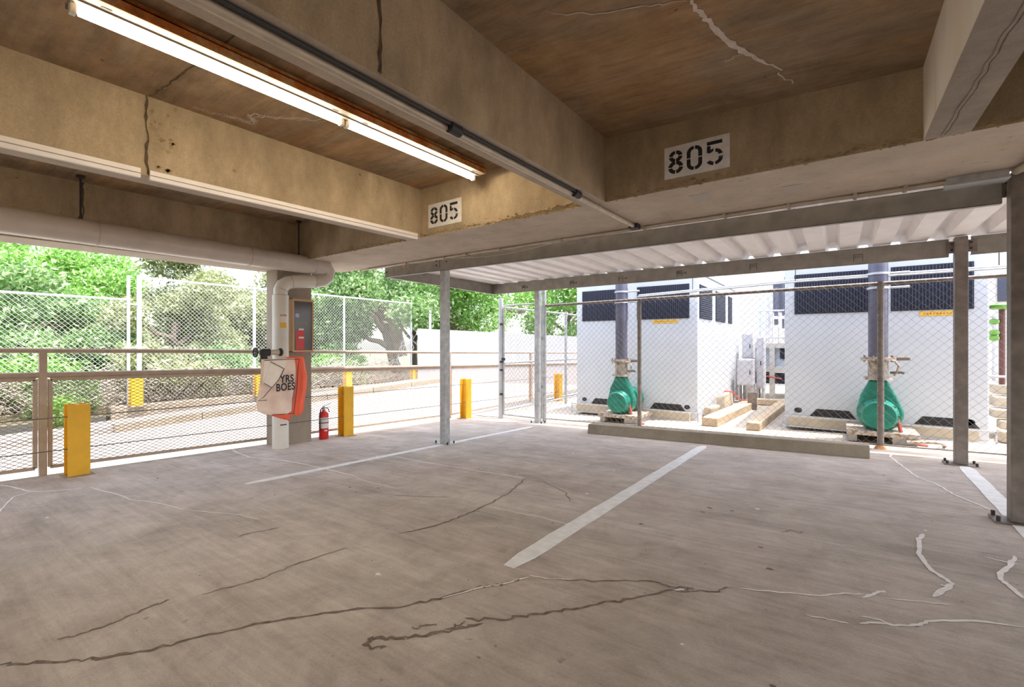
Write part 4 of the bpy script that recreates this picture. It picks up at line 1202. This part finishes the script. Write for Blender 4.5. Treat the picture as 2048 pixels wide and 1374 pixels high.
def pump(x, y, label):
    z0 = zy(x)
    zc = z0 + .40
    t = thing('water_pump', label, 'pump', (x, y, z0), 'green water pumps')
    # volute: disc in the xz plane with a tapering neck to the flange
    ro = .26
    out = []
    for k in range(25):
        a_ = math.radians(-205 + 230 * k / 24)
        out.append((ro * math.cos(a_) * (1.0 + .06 * math.cos(a_)), ro * math.sin(a_)))
    neck = [(.20, .24), (.125, .40), (.10, .46), (-.10, .46), (-.12, .40), (-.20, .24)]
    m_ = MB()
    m_.prism([(x + a_, y - .09, zc + b__) for a_, b__ in out + neck], (0, .18, 0))
    o = m_.build('volute', M['green'], t, bevel=.045, seg=4, smooth=True, ang=60)
    m_ = MB(); m_.lathe((x, y - .09, zc - .02), (0, -1, 0), [(0, .225), (.05, .222), (.07, .205), (.085, .20), (.13, .195), (.15, .18), (.155, .0)], 32); m_.build('suction_cover', M['green'], t, smooth=True)
    m_ = MB()
    for k in range(10):
        a_ = 2 * math.pi * k / 10
        m_.tube([(x + .212 * math.cos(a_), y - .14, zc - .02 + .212 * math.sin(a_)), (x + .212 * math.cos(a_), y - .165, zc - .02 + .212 * math.sin(a_))], .012, 6)
    m_.build('bolt_ring', M['darksteel'], t)
    m_ = MB(); m_.lathe((x + .02, y + .09, zc), (0, 1, 0), [(0, .16), (.06, .12), (.14, .11), (.2, .16)], 24); m_.build('bracket', M['flange'], t, smooth=True)
    m_ = MB(); m_.lathe((x + .02, y + .29, zc), (0, 1, 0), [(0, .19), (.01, .215), (.28, .215), (.30, .19), (.33, .10)], 28); m_.build('motor', M['green'], t, smooth=True)
    for (za, zb_, r) in ((.46, .50, .165), (.73, .775, .20), (.50, .73, .115)):
        m_ = MB(); m_.lathe((x, y, zc + za), (0, 0, 1), [(0, r), (zb_ - za, r)], 26); m_.build('flange' if r > .15 else 'spool_piece', M['flange'], t, smooth=True)
    m_ = MB()
    for k in range(8):
        a_ = 2 * math.pi * (k + .5) / 8
        m_.tube([(x + .165 * math.cos(a_), y + .165 * math.sin(a_), zc + .71), (x + .165 * math.cos(a_), y + .165 * math.sin(a_), zc + .80)], .013, 6)
    m_.build('flange_bolts'[:-1], M['darksteel'], t)
    m_ = MB(); m_.tube([(x, y, zc + .775), (x, y, 2.9)], .112, 26); r_ = m_.build('riser_pipe', M['bluegrey'], t, smooth=True)
    for z in (1.86, 2.06):
        m_ = MB(); m_.tube([(x, y, z), (x, y, z + .03)], .128, 26); m_.build('pipe_clamp', M['galvlight'], r_, smooth=True)
        m_ = MB(); m_.tube([(x, y, z + .015), (x + .34, y + .02, z + .02)], .017, 10); m_.build('clamp_arm', M['galvlight'], r_, smooth=True)
    m_ = MB(); m_.tube([(x + .19, y, zc + .76), (x + .34, y - .02, zc + .765)], .03, 10); m_.tube([(x + .13, y, zc + .56), (x + .24, y - .02, zc + .57), (x + .28, y - .02, zc + .56)], .018, 8); m_.build('gauge_valve', M['darksteel'], t, smooth=True)
    m_ = MB(); m_.tube([(x + .18, y - .05, zc + .72), (x + .22, y - .05, zc + .66), (x + .2, y - .05, zc + .58), (x + .17, y - .05, zc + .52)], .013, 8); m_.build('bypass_tube', M['flange'], t, smooth=True)
    m_ = MB(); m_.box((x - .36, y - .26, z0 + .10), (x + .42, y + .62, z0 + .165)); m_.build('base_plate', M['flange'], t, bevel=.006)
    for (xa, xb) in ((-.34, -.24), (.14, .40)):
        m_ = MB(); m_.box((x + xa, y - .22, z0), (x + xb, y + .58, z0 + .10)); m_.build('plinth_block', M['road'], t, bevel=.008)
    m_ = MB(); m_.tube([(x + .2, y - .1, zc - .05), (x + .24, y - .12, zc - .25), (x + .26, y - .14, z0 + .03), (x + .5, y - .18, z0 + .02)], .022, 8); m_.build('drain_hose', M['hose'], t, smooth=True)
    return t


pump(-3.37, 8.28, 'green water pump with a dark riser pipe in front of the left generator')
pump(.44, 8.22, 'green water pump partly behind a fence post in front of the right generator')
t = thing('service_pipe', 'pair of thin pale service pipes slung from rods above the fence', 'pipe', (-.7, 8.35, 2.04))
for (dy, dz_) in ((0, 0), (.06, .035)):
    m_ = MB(); m_.tube([(-3.1, 8.4 + dy, 1.98 + dz_), (-.5, 8.36 + dy, 2.06 + dz_), (1.75, 8.3 + dy, 2.05 + dz_), (4, 8.3 + dy, 2.03 + dz_)], .013, 8); m_.build('pipe_run', M['galvlight'] if dy else M['galv'], t, smooth=True)
for x in (-2.1, -.56, 1.66):
    m_ = MB(); m_.tube([(x, 8.39, 2.05), (x, 8.39, 2.75)], .006, 6); m_.build('hanger_rod', M['dark'], t)
t = thing('pipe', 'short rusty hose end lying on the ground right of the right pump', 'hose', (.9, 8.0, zy(.9)))
m_ = MB(); m_.tube([(.72, 7.93, zy(.7) + .06), (.95, 7.95, zy(.9) + .075), (1.06, 7.98, zy(1) + .07), (1.10, 8.0, zy(1) + .03), (1.09, 8.02, zy(1) + .02)], .02, 10); m_.build('hose_body', M['flange'], t, smooth=True)

# ---- timbers and clutter between the generators
def slab_thing(name, label, cat, pts8, mat, bevel=.012, group=None):
    m_ = MB(); m_.hexa(pts8[:4], pts8[4:])
    o = m_.build(name, M[mat], bevel=bevel)
    return tag(o, label, cat, group)


def beam8(xa, ya, xb, yb, w_, h_, z):
    d = Vector((xb - xa, yb - ya, 0)).normalized(); r = Vector((d.y, -d.x, 0)) * w_ / 2
    a_, b__ = Vector((xa, ya, z)), Vector((xb, yb, z))
    q = [a_ - r, a_ + r, b__ + r, b__ - r]
    return q + [v + Vector((0, 0, h_)) for v in q]


slab_thing('timber_beam', 'thick weathered timber lying between the generators, left one with the broad top', 'timber', beam8(-1.83, 8.42, -1.62, 11.6, .26, .15, zy(-1.8)), 'wood', .015)
slab_thing('timber_beam', 'weathered timber lying beside the right generator, narrower one', 'timber', beam8(-1.14, 8.30, -1.02, 11.8, .20, .13, zy(-1.1)), 'wood', .015)
slab_thing('timber_beam', 'short cross timber lying behind the long timbers', 'timber', beam8(-1.6, 12.0, -.95, 12.0, .2, .13, zy(-1.1)), 'wood', .015)
slab_thing('stone_block', 'rough stone block lying against the left generator', 'stone', beam8(-2.06, 9.3, -2.0, 9.85, .14, .22, zy(-2)), 'stone', .04)
slab_thing('stone_block', 'tilted dark edged stone block behind the left timber', 'stone', [(-2.08, 10.1, zy(-2)), (-1.88, 10.05, zy(-2)), (-1.86, 10.9, zy(-2)), (-2.08, 11.0, zy(-2)), (-2.07, 10.12, .0), (-1.9, 10.1, .08), (-1.88, 10.85, .1), (-2.06, 10.95, .02)], 'stone', .05)
t = thing('hose', 'thin red hose looped over the stone blocks between generators', 'hose', (-1.6, 10.6, .1))
m_ = MB(); m_.tube([(-1.98, 10.5, .09), (-1.85, 10.6, .08), (-1.72, 10.9, -.13), (-1.62, 11.2, zy(-1.6) + .19)], .018, 8); m_.build('hose_body', M['hose'], t, smooth=True)
slab_thing('grating', 'dark square grating standing in the gravel behind the timbers', 'grating', [(-1.62, 11.0, zy(-1.6)), (-1.44, 11.0, zy(-1.6)), (-1.44, 11.05, zy(-1.6)), (-1.62, 11.05, zy(-1.6)), (-1.62, 11.0, .05), (-1.44, 11.0, .05), (-1.44, 11.05, .05), (-1.62, 11.05, .05)], 'darksteel', .004)


def cabinet(x0, x1, y, z0, z1, label, mat='palegrey', d_=.45, legs=True):
    t = thing('electrical_cabinet', label, 'cabinet', ((x0 + x1) / 2, y, zy(x0)))
    m_ = MB(); m_.box((x0, y, z0), (x1, y + d_, z1)); m_.build('case', M[mat], t, bevel=.01)
    m_ = MB(); m_.box((x0 + .03, y - .012, z0 + .03), (x1 - .03, y - .001, z1 - .03)); o = m_.build('door', M[mat], t, bevel=.004)
    m_ = MB(); m_.box((x1 - .07, y - .025, (z0 + z1) / 2 - .05), (x1 - .05, y - .012, (z0 + z1) / 2 + .05)); m_.build('handle', M['dark'], o)
    if legs:
        for x in (x0 + .03, x1 - .03):
            m_ = MB(); m_.box((x - .02, y + .05, zy(x)), (x + .02, y + d_ - .05, z0)); m_.build('leg', M['galv'], t)
    return t


cabinet(-2.02, -1.68, 12.2, .10, .72, 'pale grey low electrical cabinet beside the left generator')
cabinet(-2.02, -1.78, 12.9, .72, 1.35, 'small upper electrical box mounted above the low cabinet')
cabinet(-1.66, -1.50, 12.6, .0, 1.25, 'tall narrow grey electrical cabinet between the generators', 'palegrey')

# pale steel platform seen through the gap
t = thing('equipment_platform', 'two level pale equipment platform with railing seen between the generators', 'platform', (-1.2, 14, zy(-1.2)))
for (x, y) in ((-1.95, 13.6), (-1.42, 13.6), (-.85, 13.6), (-.2, 13.6), (-1.95, 15), (-.2, 15)):
    m_ = MB(); m_.box((x - .06, y - .06, zy(x)), (x + .06, y + .06, 1.1)); m_.build('column', M['bldg'], t)
for (z0, z1) in ((.36, .50), (.98, 1.12)):
    m_ = MB(); m_.box((-2.0, 13.55, z0), (-.1, 15.1, z1)); m_.build('floor_beam', M['bldg'], t, bevel=.01)
for (xa, xb, z0, z1) in ((-1.95, -1.48, .06, .36), (-1.36, -.92, .06, .34), (-1.25, -.92, .70, .98)):
    m_ = MB(); m_.box((xa, 13.62, z0), (xb, 13.68, z1)); m_.build('dark_opening', M['navy'], t)
m_ = MB(); m_.box((-1.9, 13.7, .5), (-.3, 14.9, .98)); m_.build('infill_panel', M['paleblue'], t)
for x in [-1.7 + .14 * k for k in range(12)]:
    m_ = MB(); m_.tube([(x, 13.6, 1.12), (x, 13.6, 1.95)], .012, 6); m_.build('baluster', M['palegrey'], t)
for z in (1.25, 1.95):
    m_ = MB(); m_.tube([(-1.8, 13.6, z), (-.1, 13.6, z)], .02, 8); m_.build('handrail', M['galvlight'], t)
for (x, z0, z1, r, mt_) in ((-1.72, 1.1, 2.6, .06, 'paleblue'), (-1.55, 1.1, 3.0, .035, 'palegrey'), (-1.38, 1.6, 2.6, .05, 'bluegrey'), (-1.2, 1.5, 2.7, .045, 'bluegrey'), (-1.05, 1.1, 2.9, .04, 'palegrey'), (-.9, 1.3, 2.5, .06, 'paleblue')):
    m_ = MB(); m_.tube([(x, 14.1, z0), (x, 14.1, z1)], r, 12); m_.build('vertical_pipe', M[mt_], t, smooth=True)
m_ = MB(); m_.box((-1.5, 14.0, 1.75), (-.9, 14.3, 1.83)); m_.build('pipe_tray', M['white'], t)
m_ = MB(); m_.tube([(-2.0, 13.5, .30), (-1.45, 13.5, .24), (-1.2, 13.5, .2)], .02, 8); m_.build('red_pipe', M['hose'], t)
# pale buildings behind
def building(x0, x1, y, z1, label, wins):
    t = thing('building', label, 'building', ((x0 + x1) / 2, y + 3, zy(x0)))
    m_ = MB(); m_.box((x0, y, -.6), (x1, y + 6, z1)); m_.build('wall', M['bldg'], t)
    m_ = MB(); m_.box((x0 - .1, y - .1, z1), (x1 + .1, y + 6, z1 + .15)); m_.build('parapet', M['bldg'], t)
    for (xa, xb, za_, zb_) in wins:
        m_ = MB(); m_.box((xa, y - .03, za_), (xb, y + .02, zb_)); m_.build('window', M['navyslat'], t)
    return t


building(-3.5, .6, 18.5, 4.6, 'pale plain building far behind the gap between the generators', [(-1.9, -1.6, 2.2, 3.2), (-1.2, -.9, 2.2, 3.2)])
building(1.9, 6.5, 12.5, 3.6, 'pale tan building behind the stone slabs at the right', [(2.45, 2.75, 1.9, 2.4)])

# ---- right of the right generator
for i, (x0, y0, x1, y1, z, hh, dx) in enumerate(((1.75, 8.5, 3.2, 8.9, zy(2), .15, .0), (1.80, 8.75, 3.2, 9.15, -.08, .12, .0), (1.75, 8.9, 3.2, 9.35, .06, .12, .0), (1.80, 9.1, 3.2, 9.55, .20, .14, 0), (1.85, 9.3, 3.2, 9.8, .36, .14, 0))):
    lb = ['lowest pale stone slab of the stack right of the generator', 'second pale stone slab up in the stack right of the generator', 'middle pale stone slab of the stack right of the generator',
          'second highest pale stone slab in the stack right of the generator', 'topmost pale stone slab of the stack below the maroon standpipe'][i]
    q = [(x0, y0 + .25, z), (x1, y0 - .35, z), (x1, y1 + .1, z), (x0, y1 + .1, z)]
    slab_thing('stone_slab', lb, 'stone slab', q + [(x, y, z + hh) for x, y, _ in q], 'stone', .02, 'stacked stone slabs')
t = thing('standpipe', 'maroon standpipe with lime green cap and valves right of the generator', 'pipe', (1.93, 9.6, .5))
m_ = MB(); m_.tube([(1.93, 9.6, .50), (1.93, 9.6, 1.60)], .035, 14); m_.build('pipe_run', M['brownpipe'], t, smooth=True)
m_ = MB(); m_.lathe((1.93, 9.6, 1.60), (0, 0, 1), [(0, .11), (.02, .135), (.06, .13), (.09, .08), (.095, .0)], 20); m_.build('cap', M['limegreen'], t, smooth=True)
for z in (1.42, 1.26, 1.18):
    m_ = MB(); m_.lathe((1.84, 9.57, z - .04), (0, 0, 1), [(0, .03), (.02, .06), (.06, .06), (.08, .03)], 14); m_.build('valve', M['limegreen'], t, smooth=True)
m_ = MB(); m_.tube([(1.84, 9.57, .55), (1.84, 9.57, 1.5)], .022, 10); m_.build('side_pipe', M['galvlight'], t, smooth=True)
m_ = MB(); m_.tube([(1.7, 9.5, .62), (3.2, 9.5, .62)], .018, 8); m_.build('cross_pipe', M['galv'], t, smooth=True)
m_ = MB(); m_.box((2.03, 9.2, .50), (2.2, 9.35, .66)); tag(m_.build('container', plain('blue_plastic', (.10, .18, .5), .4), bevel=.02), 'small blue container on the topmost stone slab', 'container')

# ================================================================== ROADSIDE FENCE
XF = -11.9
t = thing('chain_link_fence', 'tall pale chain link fence on the far side of the road', 'fence', (XF, 7, -.2))
for (y, zt_, r) in ((3.24, 2.53, .045), (3.06, 2.50, .03), (5.55, 2.47, .035), (8.1, 2.47, .03), (10.7, 2.5, .035)):
    m_ = MB(); m_.tube([(XF, y, -.17), (XF, y, zt_)], r, 12); m_.build('post', M['galvlight'], t, smooth=True)
m_ = MB(); m_.tube([(XF, 3.24, 2.48), (XF, 10.7, 2.47)], .024, 10); m_.build('top_rail', M['galvlight'], t, smooth=True)
m_ = MB(); m_.tube([(XF, 3.06, 2.0), (XF, -6, 2.02)], .024, 10); m_.build('top_rail', M['galvlight'], t, smooth=True)
for z in (1.0, 1.9):
    m_ = MB(); m_.box((XF - .03, 3.0, z), (XF + .03, 3.3, z + .025)); m_.build('post_tie', M['galvlight'], t)
m_ = MB(); chain(m_, (XF + .04, 3.3), (XF + .04, 10.7), lambda s_: -.12, lambda s_: 2.47, .085, .085, .0036); m_.build('mesh_panel', M['wirelight'], t)
m_ = MB(); chain(m_, (XF + .04, -2.5), (XF + .04, 3.0), lambda s_: -.12, lambda s_: 2.0, .085, .085, .0036); m_.build('mesh_panel', M['wirelight'], t)
for (y, zt_, lb) in ((3.16, .40, 'far yellow fence post at the tall end of the low roadside wall'), (5.62, .36, 'far yellow fence post half hidden behind the fabric banner'),
                     (8.15, .33, 'far yellow fence post beyond the red extinguisher'), (10.72, .32, 'far yellow fence post at the left end of the white wall')):
    guard_post(XF + .10, y, -.19 if y < 10.6 else -.23, zt_, lb, .20, .16, 'yellow posts along the roadside fence')
m_ = MB(); m_.tube([(-11.45, 11.15, -.3), (-11.45, 11.15, 2.25)], .045, 12)
tag(m_.build('steel_post', M['galvlight'], smooth=True), 'bare pale steel post standing at the left end of the white wall', 'post')
t = thing('barbed_wire', 'tangled loose wire hanging at the end of the roadside fence', 'wire', (XF, 10.8, 1))
m_ = MB()
rw = random.Random(4)
for k in range(9):
    p = Vector((XF - .02, 10.5 + rw.uniform(0, .35), rw.uniform(1.1, 1.9))); pts = [p]
    for _ in range(6):
        p = p + Vector((rw.uniform(-.1, .1), rw.uniform(-.22, .22), -rw.uniform(.02, .3))); pts.append(p)
    m_.tube(pts, .007, 5)
m_.build('wire_coil', M['galvlight'], t)

# ================================================================== TREES AND SHRUBS
rng = np.random.default_rng(5)


def leaf_mesh(name, clumps, n, size, mat, parent, shell=.55, droop=.25):
    """n bent leaf blades spread over ellipsoid clumps (centre, radii)"""
    wts = np.array([c[1][0] * c[1][1] + c[1][1] * c[1][2] for c in clumps]); wts = wts / wts.sum()
    idx = rng.choice(len(clumps), n, p=wts)
    cen = np.array([c[0] for c in clumps])[idx]; rad = np.array([c[1] for c in clumps])[idx]
    d = rng.normal(size=(n, 3)); d /= np.linalg.norm(d, axis=1)[:, None]
    rr = (shell + (1 - shell) * rng.random((n, 1))) * (1 + .16 * rng.normal(size=(n, 1)))
    P = cen + d * rad * rr
    a_ = rng.normal(size=(n, 3)); a_[:, 2] -= droop; a_ /= np.linalg.norm(a_, axis=1)[:, None]
    b__ = np.cross(a_, rng.normal(size=(n, 3))); b__ /= np.linalg.norm(b__, axis=1)[:, None]
    nr = np.cross(a_, b__)
    s_ = size * (.6 + .8 * rng.random((n, 1)))
    v0 = P - a_ * s_; v2 = P + a_ * s_; v1 = P + b__ * s_ * .42 + nr * s_ * .16; v3 = P - b__ * s_ * .42 + nr * s_ * .16
    V = np.stack([v0, v1, v2, v3], 1).reshape(-1, 3)
    off = np.array(parent.location) if parent else np.zeros(3)
    me = bpy.data.meshes.new(name)
    me.vertices.add(4 * n); me.vertices.foreach_set('co', (V - off).astype(np.float32).ravel())
    me.loops.add(6 * n); me.polygons.add(2 * n)
    q = np.arange(n)[:, None] * 4
    me.loops.foreach_set('vertex_index', (q + np.array([[0, 1, 2, 0, 2, 3]])).astype(np.int32).ravel())
    me.polygons.foreach_set('loop_start', np.arange(0, 6 * n, 3, dtype=np.int32))
    me.polygons.foreach_set('loop_total', np.full(2 * n, 3, dtype=np.int32))
    me.materials.append(mat)
    me.update(calc_edges=True)
    o = bpy.data.objects.new(name, me); COL.objects.link(o); o.parent = parent
    return o


def wiggle(p, q, n, amp, rnd):
    p = Vector(p); q = Vector(q)
    return [p + (q - p) * (k / n) + (Vector((rnd.uniform(-1, 1), rnd.uniform(-1, 1), rnd.uniform(-1, 1))) * amp if 0 < k < n else Vector((0, 0, 0))) for k in range(n + 1)]


def tree(label, base, height, spread, leaf, n, size, seed, trunk_r=.16, lean=(0, 0), low=.3, limbs=None, clumps=None, group='trees beyond the road'):
    rnd = random.Random(seed)
    t = thing('tree', label, 'tree', base, group)
    b_ = Vector(base); topv = b_ + Vector((lean[0], lean[1], height * .62))
    m_ = MB(); pts = wiggle(b_, topv, 6, .10, rnd)
    m_.tube(pts, [trunk_r * (1.25 if k == 0 else 1 - .11 * k) for k in range(7)], 10)
    m_.build('trunk', M['bark'], t, smooth=True)
    cl = []
    nb = 7
    for k in range(nb):
        s_ = pts[2 + k % 4]
        a_ = 2 * math.pi * k / nb + rnd.uniform(-.3, .3)
        e = s_ + Vector((math.cos(a_) * spread * rnd.uniform(.45, .85), math.sin(a_) * spread * rnd.uniform(.45, .85), height * rnd.uniform(.1, .32)))
        m_ = MB(); m_.tube(wiggle(s_, e, 5, .09, rnd), [trunk_r * (.55 - .09 * j_) for j_ in range(6)], 7); m_.build('branch', M['bark'], t, smooth=True)
        cl.append((tuple(e), (spread * rnd.uniform(.3, .5), spread * rnd.uniform(.3, .5), height * rnd.uniform(.1, .17))))
    for k in range(6):
        e = b_ + Vector((lean[0] + rnd.uniform(-1, 1) * spread * .6, lean[1] + rnd.uniform(-1, 1) * spread * .6, height * rnd.uniform(low, .98)))
        cl.append((tuple(e), (spread * rnd.uniform(.28, .5), spread * rnd.uniform(.28, .5), height * rnd.uniform(.09, .16))))
    for l in (limbs or []):
        m_ = MB(); k_ = len(l[0]); m_.tube(l[0], [l[1] * (1 - .55 * j_ / (k_ - 1)) for j_ in range(k_)], 9); m_.build('limb', M['bark'], t, smooth=True)
    leaf_mesh('foliage', clumps or cl, int(n * 2.3), size * .62, M[leaf], t)
    return t


tree('bright green leafy tree at the far left beyond the roadside fence', (-18.5, .2, -.4), 6.5, 2.6, 'leafA', 11000, .13, 1)
tree('bright green tree left of the gap of sky', (-20.0, 3.2, -.4), 5.6, 2.0, 'leafA', 9000, .13, 2)
tree('dense shady tree low behind the left fence bay', (-16.0, 2.2, -.4), 3.4, 1.8, 'leafC', 7000, .12, 3, low=.1)
tree('olive green tree right of the gap of sky', (-18.0, 6.6, -.4), 4.6, 2.0, 'leafB', 9000, .12, 4, low=.2)
tree('olive bushy tree behind the tall fence, left of the pillar', (-16.6, 8.2, -.4), 4.4, 1.9, 'leafB', 9000, .12, 5, low=.15)
tree('mid green tree rising behind the pillar', (-17.5, 10.5, -.4), 5.8, 2.2, 'leafC', 9000, .13, 6, low=.25)
tree('tree with a thick leaning trunk behind the end of the tall fence', (-13.6, 11.7, -.3), 6.0, 2.4, 'leafC', 9500, .13, 7, trunk_r=.22, lean=(-.9, -.5), low=.35,
     limbs=[([(-13.6, 11.7, .6), (-13.75, 11.6, 1.6), (-14.2, 11.3, 2.6), (-14.6, 10.6, 3.3), (-14.8, 10.2, 3.8)], .26)])
tree('spreading tree with forked limbs above the white wall', (-13.4, 15.1, -.3), 6.6, 2.8, 'leafA', 11000, .13, 8, trunk_r=.26, low=.45,
     limbs=[([(-13.35, 15.0, 1.1), (-13.0, 15.2, 2.0), (-12.78, 15.45, 2.46), (-12.07, 15.96, 2.55), (-11.2, 16.6, 2.5)], .20), ([(-13.4, 15.0, 1.3), (-13.9, 14.6, 2.2), (-14.47, 14.24, 2.9)], .17),
            ([(-13.3, 15.1, 1.4), (-13.2, 15.1, 2.6), (-13.4, 15.0, 3.7)], .17)])
tree('pale green tree behind the chain link gate', (-10.6, 19.5, -.3), 5.6, 2.4, 'leafA', 9000, .13, 9, low=.3)
tree('tall green tree behind the white wall, left part', (-17.0, 15.5, -.3), 7.0, 2.8, 'leafC', 9500, .14, 10, low=.25)
tree('light green tree far behind the white wall, right part', (-7.6, 23.0, -.3), 5.2, 2.5, 'leafA', 8000, .14, 11, low=.3)
tree('dull olive tree behind the second bay of the tall fence', (-15.4, 5.0, -.4), 3.4, 1.7, 'leafB', 8000, .11, 12, low=.1)
tree('shady green tree behind the third bay of the tall fence', (-15.6, 9.8, -.4), 3.6, 1.8, 'leafC', 8000, .11, 13, low=.1)


def shrub(label, c, r, leaf, n, size, seed):
    rnd = random.Random(seed)
    t = thing('shrub', label, 'shrub', (c[0], c[1], c[2]), 'roadside shrubs')
    for k in range(5):
        a_ = 2 * math.pi * k / 5
        m_ = MB(); m_.tube(wiggle(c, (c[0] + math.cos(a_) * r * .6, c[1] + math.sin(a_) * r * .6, c[2] + r * 1.1), 4, .05, rnd), [.03, .025, .02, .015, .01], 6); m_.build('stem', M['twig'], t)
    cl = [((c[0] + rnd.uniform(-.6, .6) * r, c[1] + rnd.uniform(-.7, .7) * r, c[2] + r * rnd.uniform(.3, 1.0)), (r * .5, r * .5, r * .4)) for _ in range(6)]
    leaf_mesh('foliage', cl, n, size, M[leaf], t, .4)
    return t


shrub('green shrub at the foot of the fence left of the low wall', (-12.6, 1.9, -.5), .8, 'leafC', 2600, .07, 1)
shrub('pale green shrub at the near end of the low wall', (-12.0, 2.0, -.55), .5, 'leafA', 2000, .06, 2)
shrub('dry olive shrub behind the low wall, left bay', (-13.0, 4.4, -.4), .8, 'leafB', 2600, .07, 3)
shrub('dry olive shrub behind the low wall near the pillar', (-13.1, 6.6, -.4), .85, 'leafB', 2600, .07, 4)
shrub('green shrub behind the third fence bay', (-13.2, 8.9, -.4), .85, 'leafC', 2600, .07, 5)
shrub('tall dull shrub behind the low wall, middle of the first bay', (-13.9, 4.0, -.4), 1.15, 'leafB', 4200, .075, 7)
shrub('tall green shrub behind the second fence bay', (-13.9, 6.3, -.4), 1.15, 'leafC', 4200, .075, 8)
shrub('tall bright shrub behind the third fence bay', (-14.1, 9.4, -.4), 1.15, 'leafA', 4200, .075, 9)
shrub('tall green shrub behind the left fence run', (-14.2, 1.6, -.4), 1.2, 'leafA', 4400, .075, 10)
shrub('tall dark shrub behind the left fence run, further left', (-14.0, -.3, -.4), 1.2, 'leafC', 4400, .075, 11)
shrub('dusty shrub by the road at the far left', (-12.4, .3, -.55), .7, 'leafB', 2200, .07, 6)
# tangle of dry stems along the fence foot
m_ = MB(); rw = random.Random(11)
for _ in range(2200):
    x = rw.uniform(-13.4, -12.42); y = rw.uniform(-1.5, 10.6); z = rw.uniform(-.3, .45); l = rw.uniform(.15, .6)
    a_ = rw.uniform(0, 2 * math.pi); s_ = rw.uniform(-.6, .9)
    p = Vector((x, y, z)); q = p + Vector((math.cos(a_) * l * .5, math.sin(a_) * l, s_ * l * .6))
    m_.tube([p, (p + q) / 2 + Vector((0, 0, rw.uniform(-.05, .08))), q], .008, 4, cap=False)
tag(m_.build('undergrowth', M['twig']), 'tangled dry undergrowth along the foot of the roadside fence', 'undergrowth', kind='stuff')
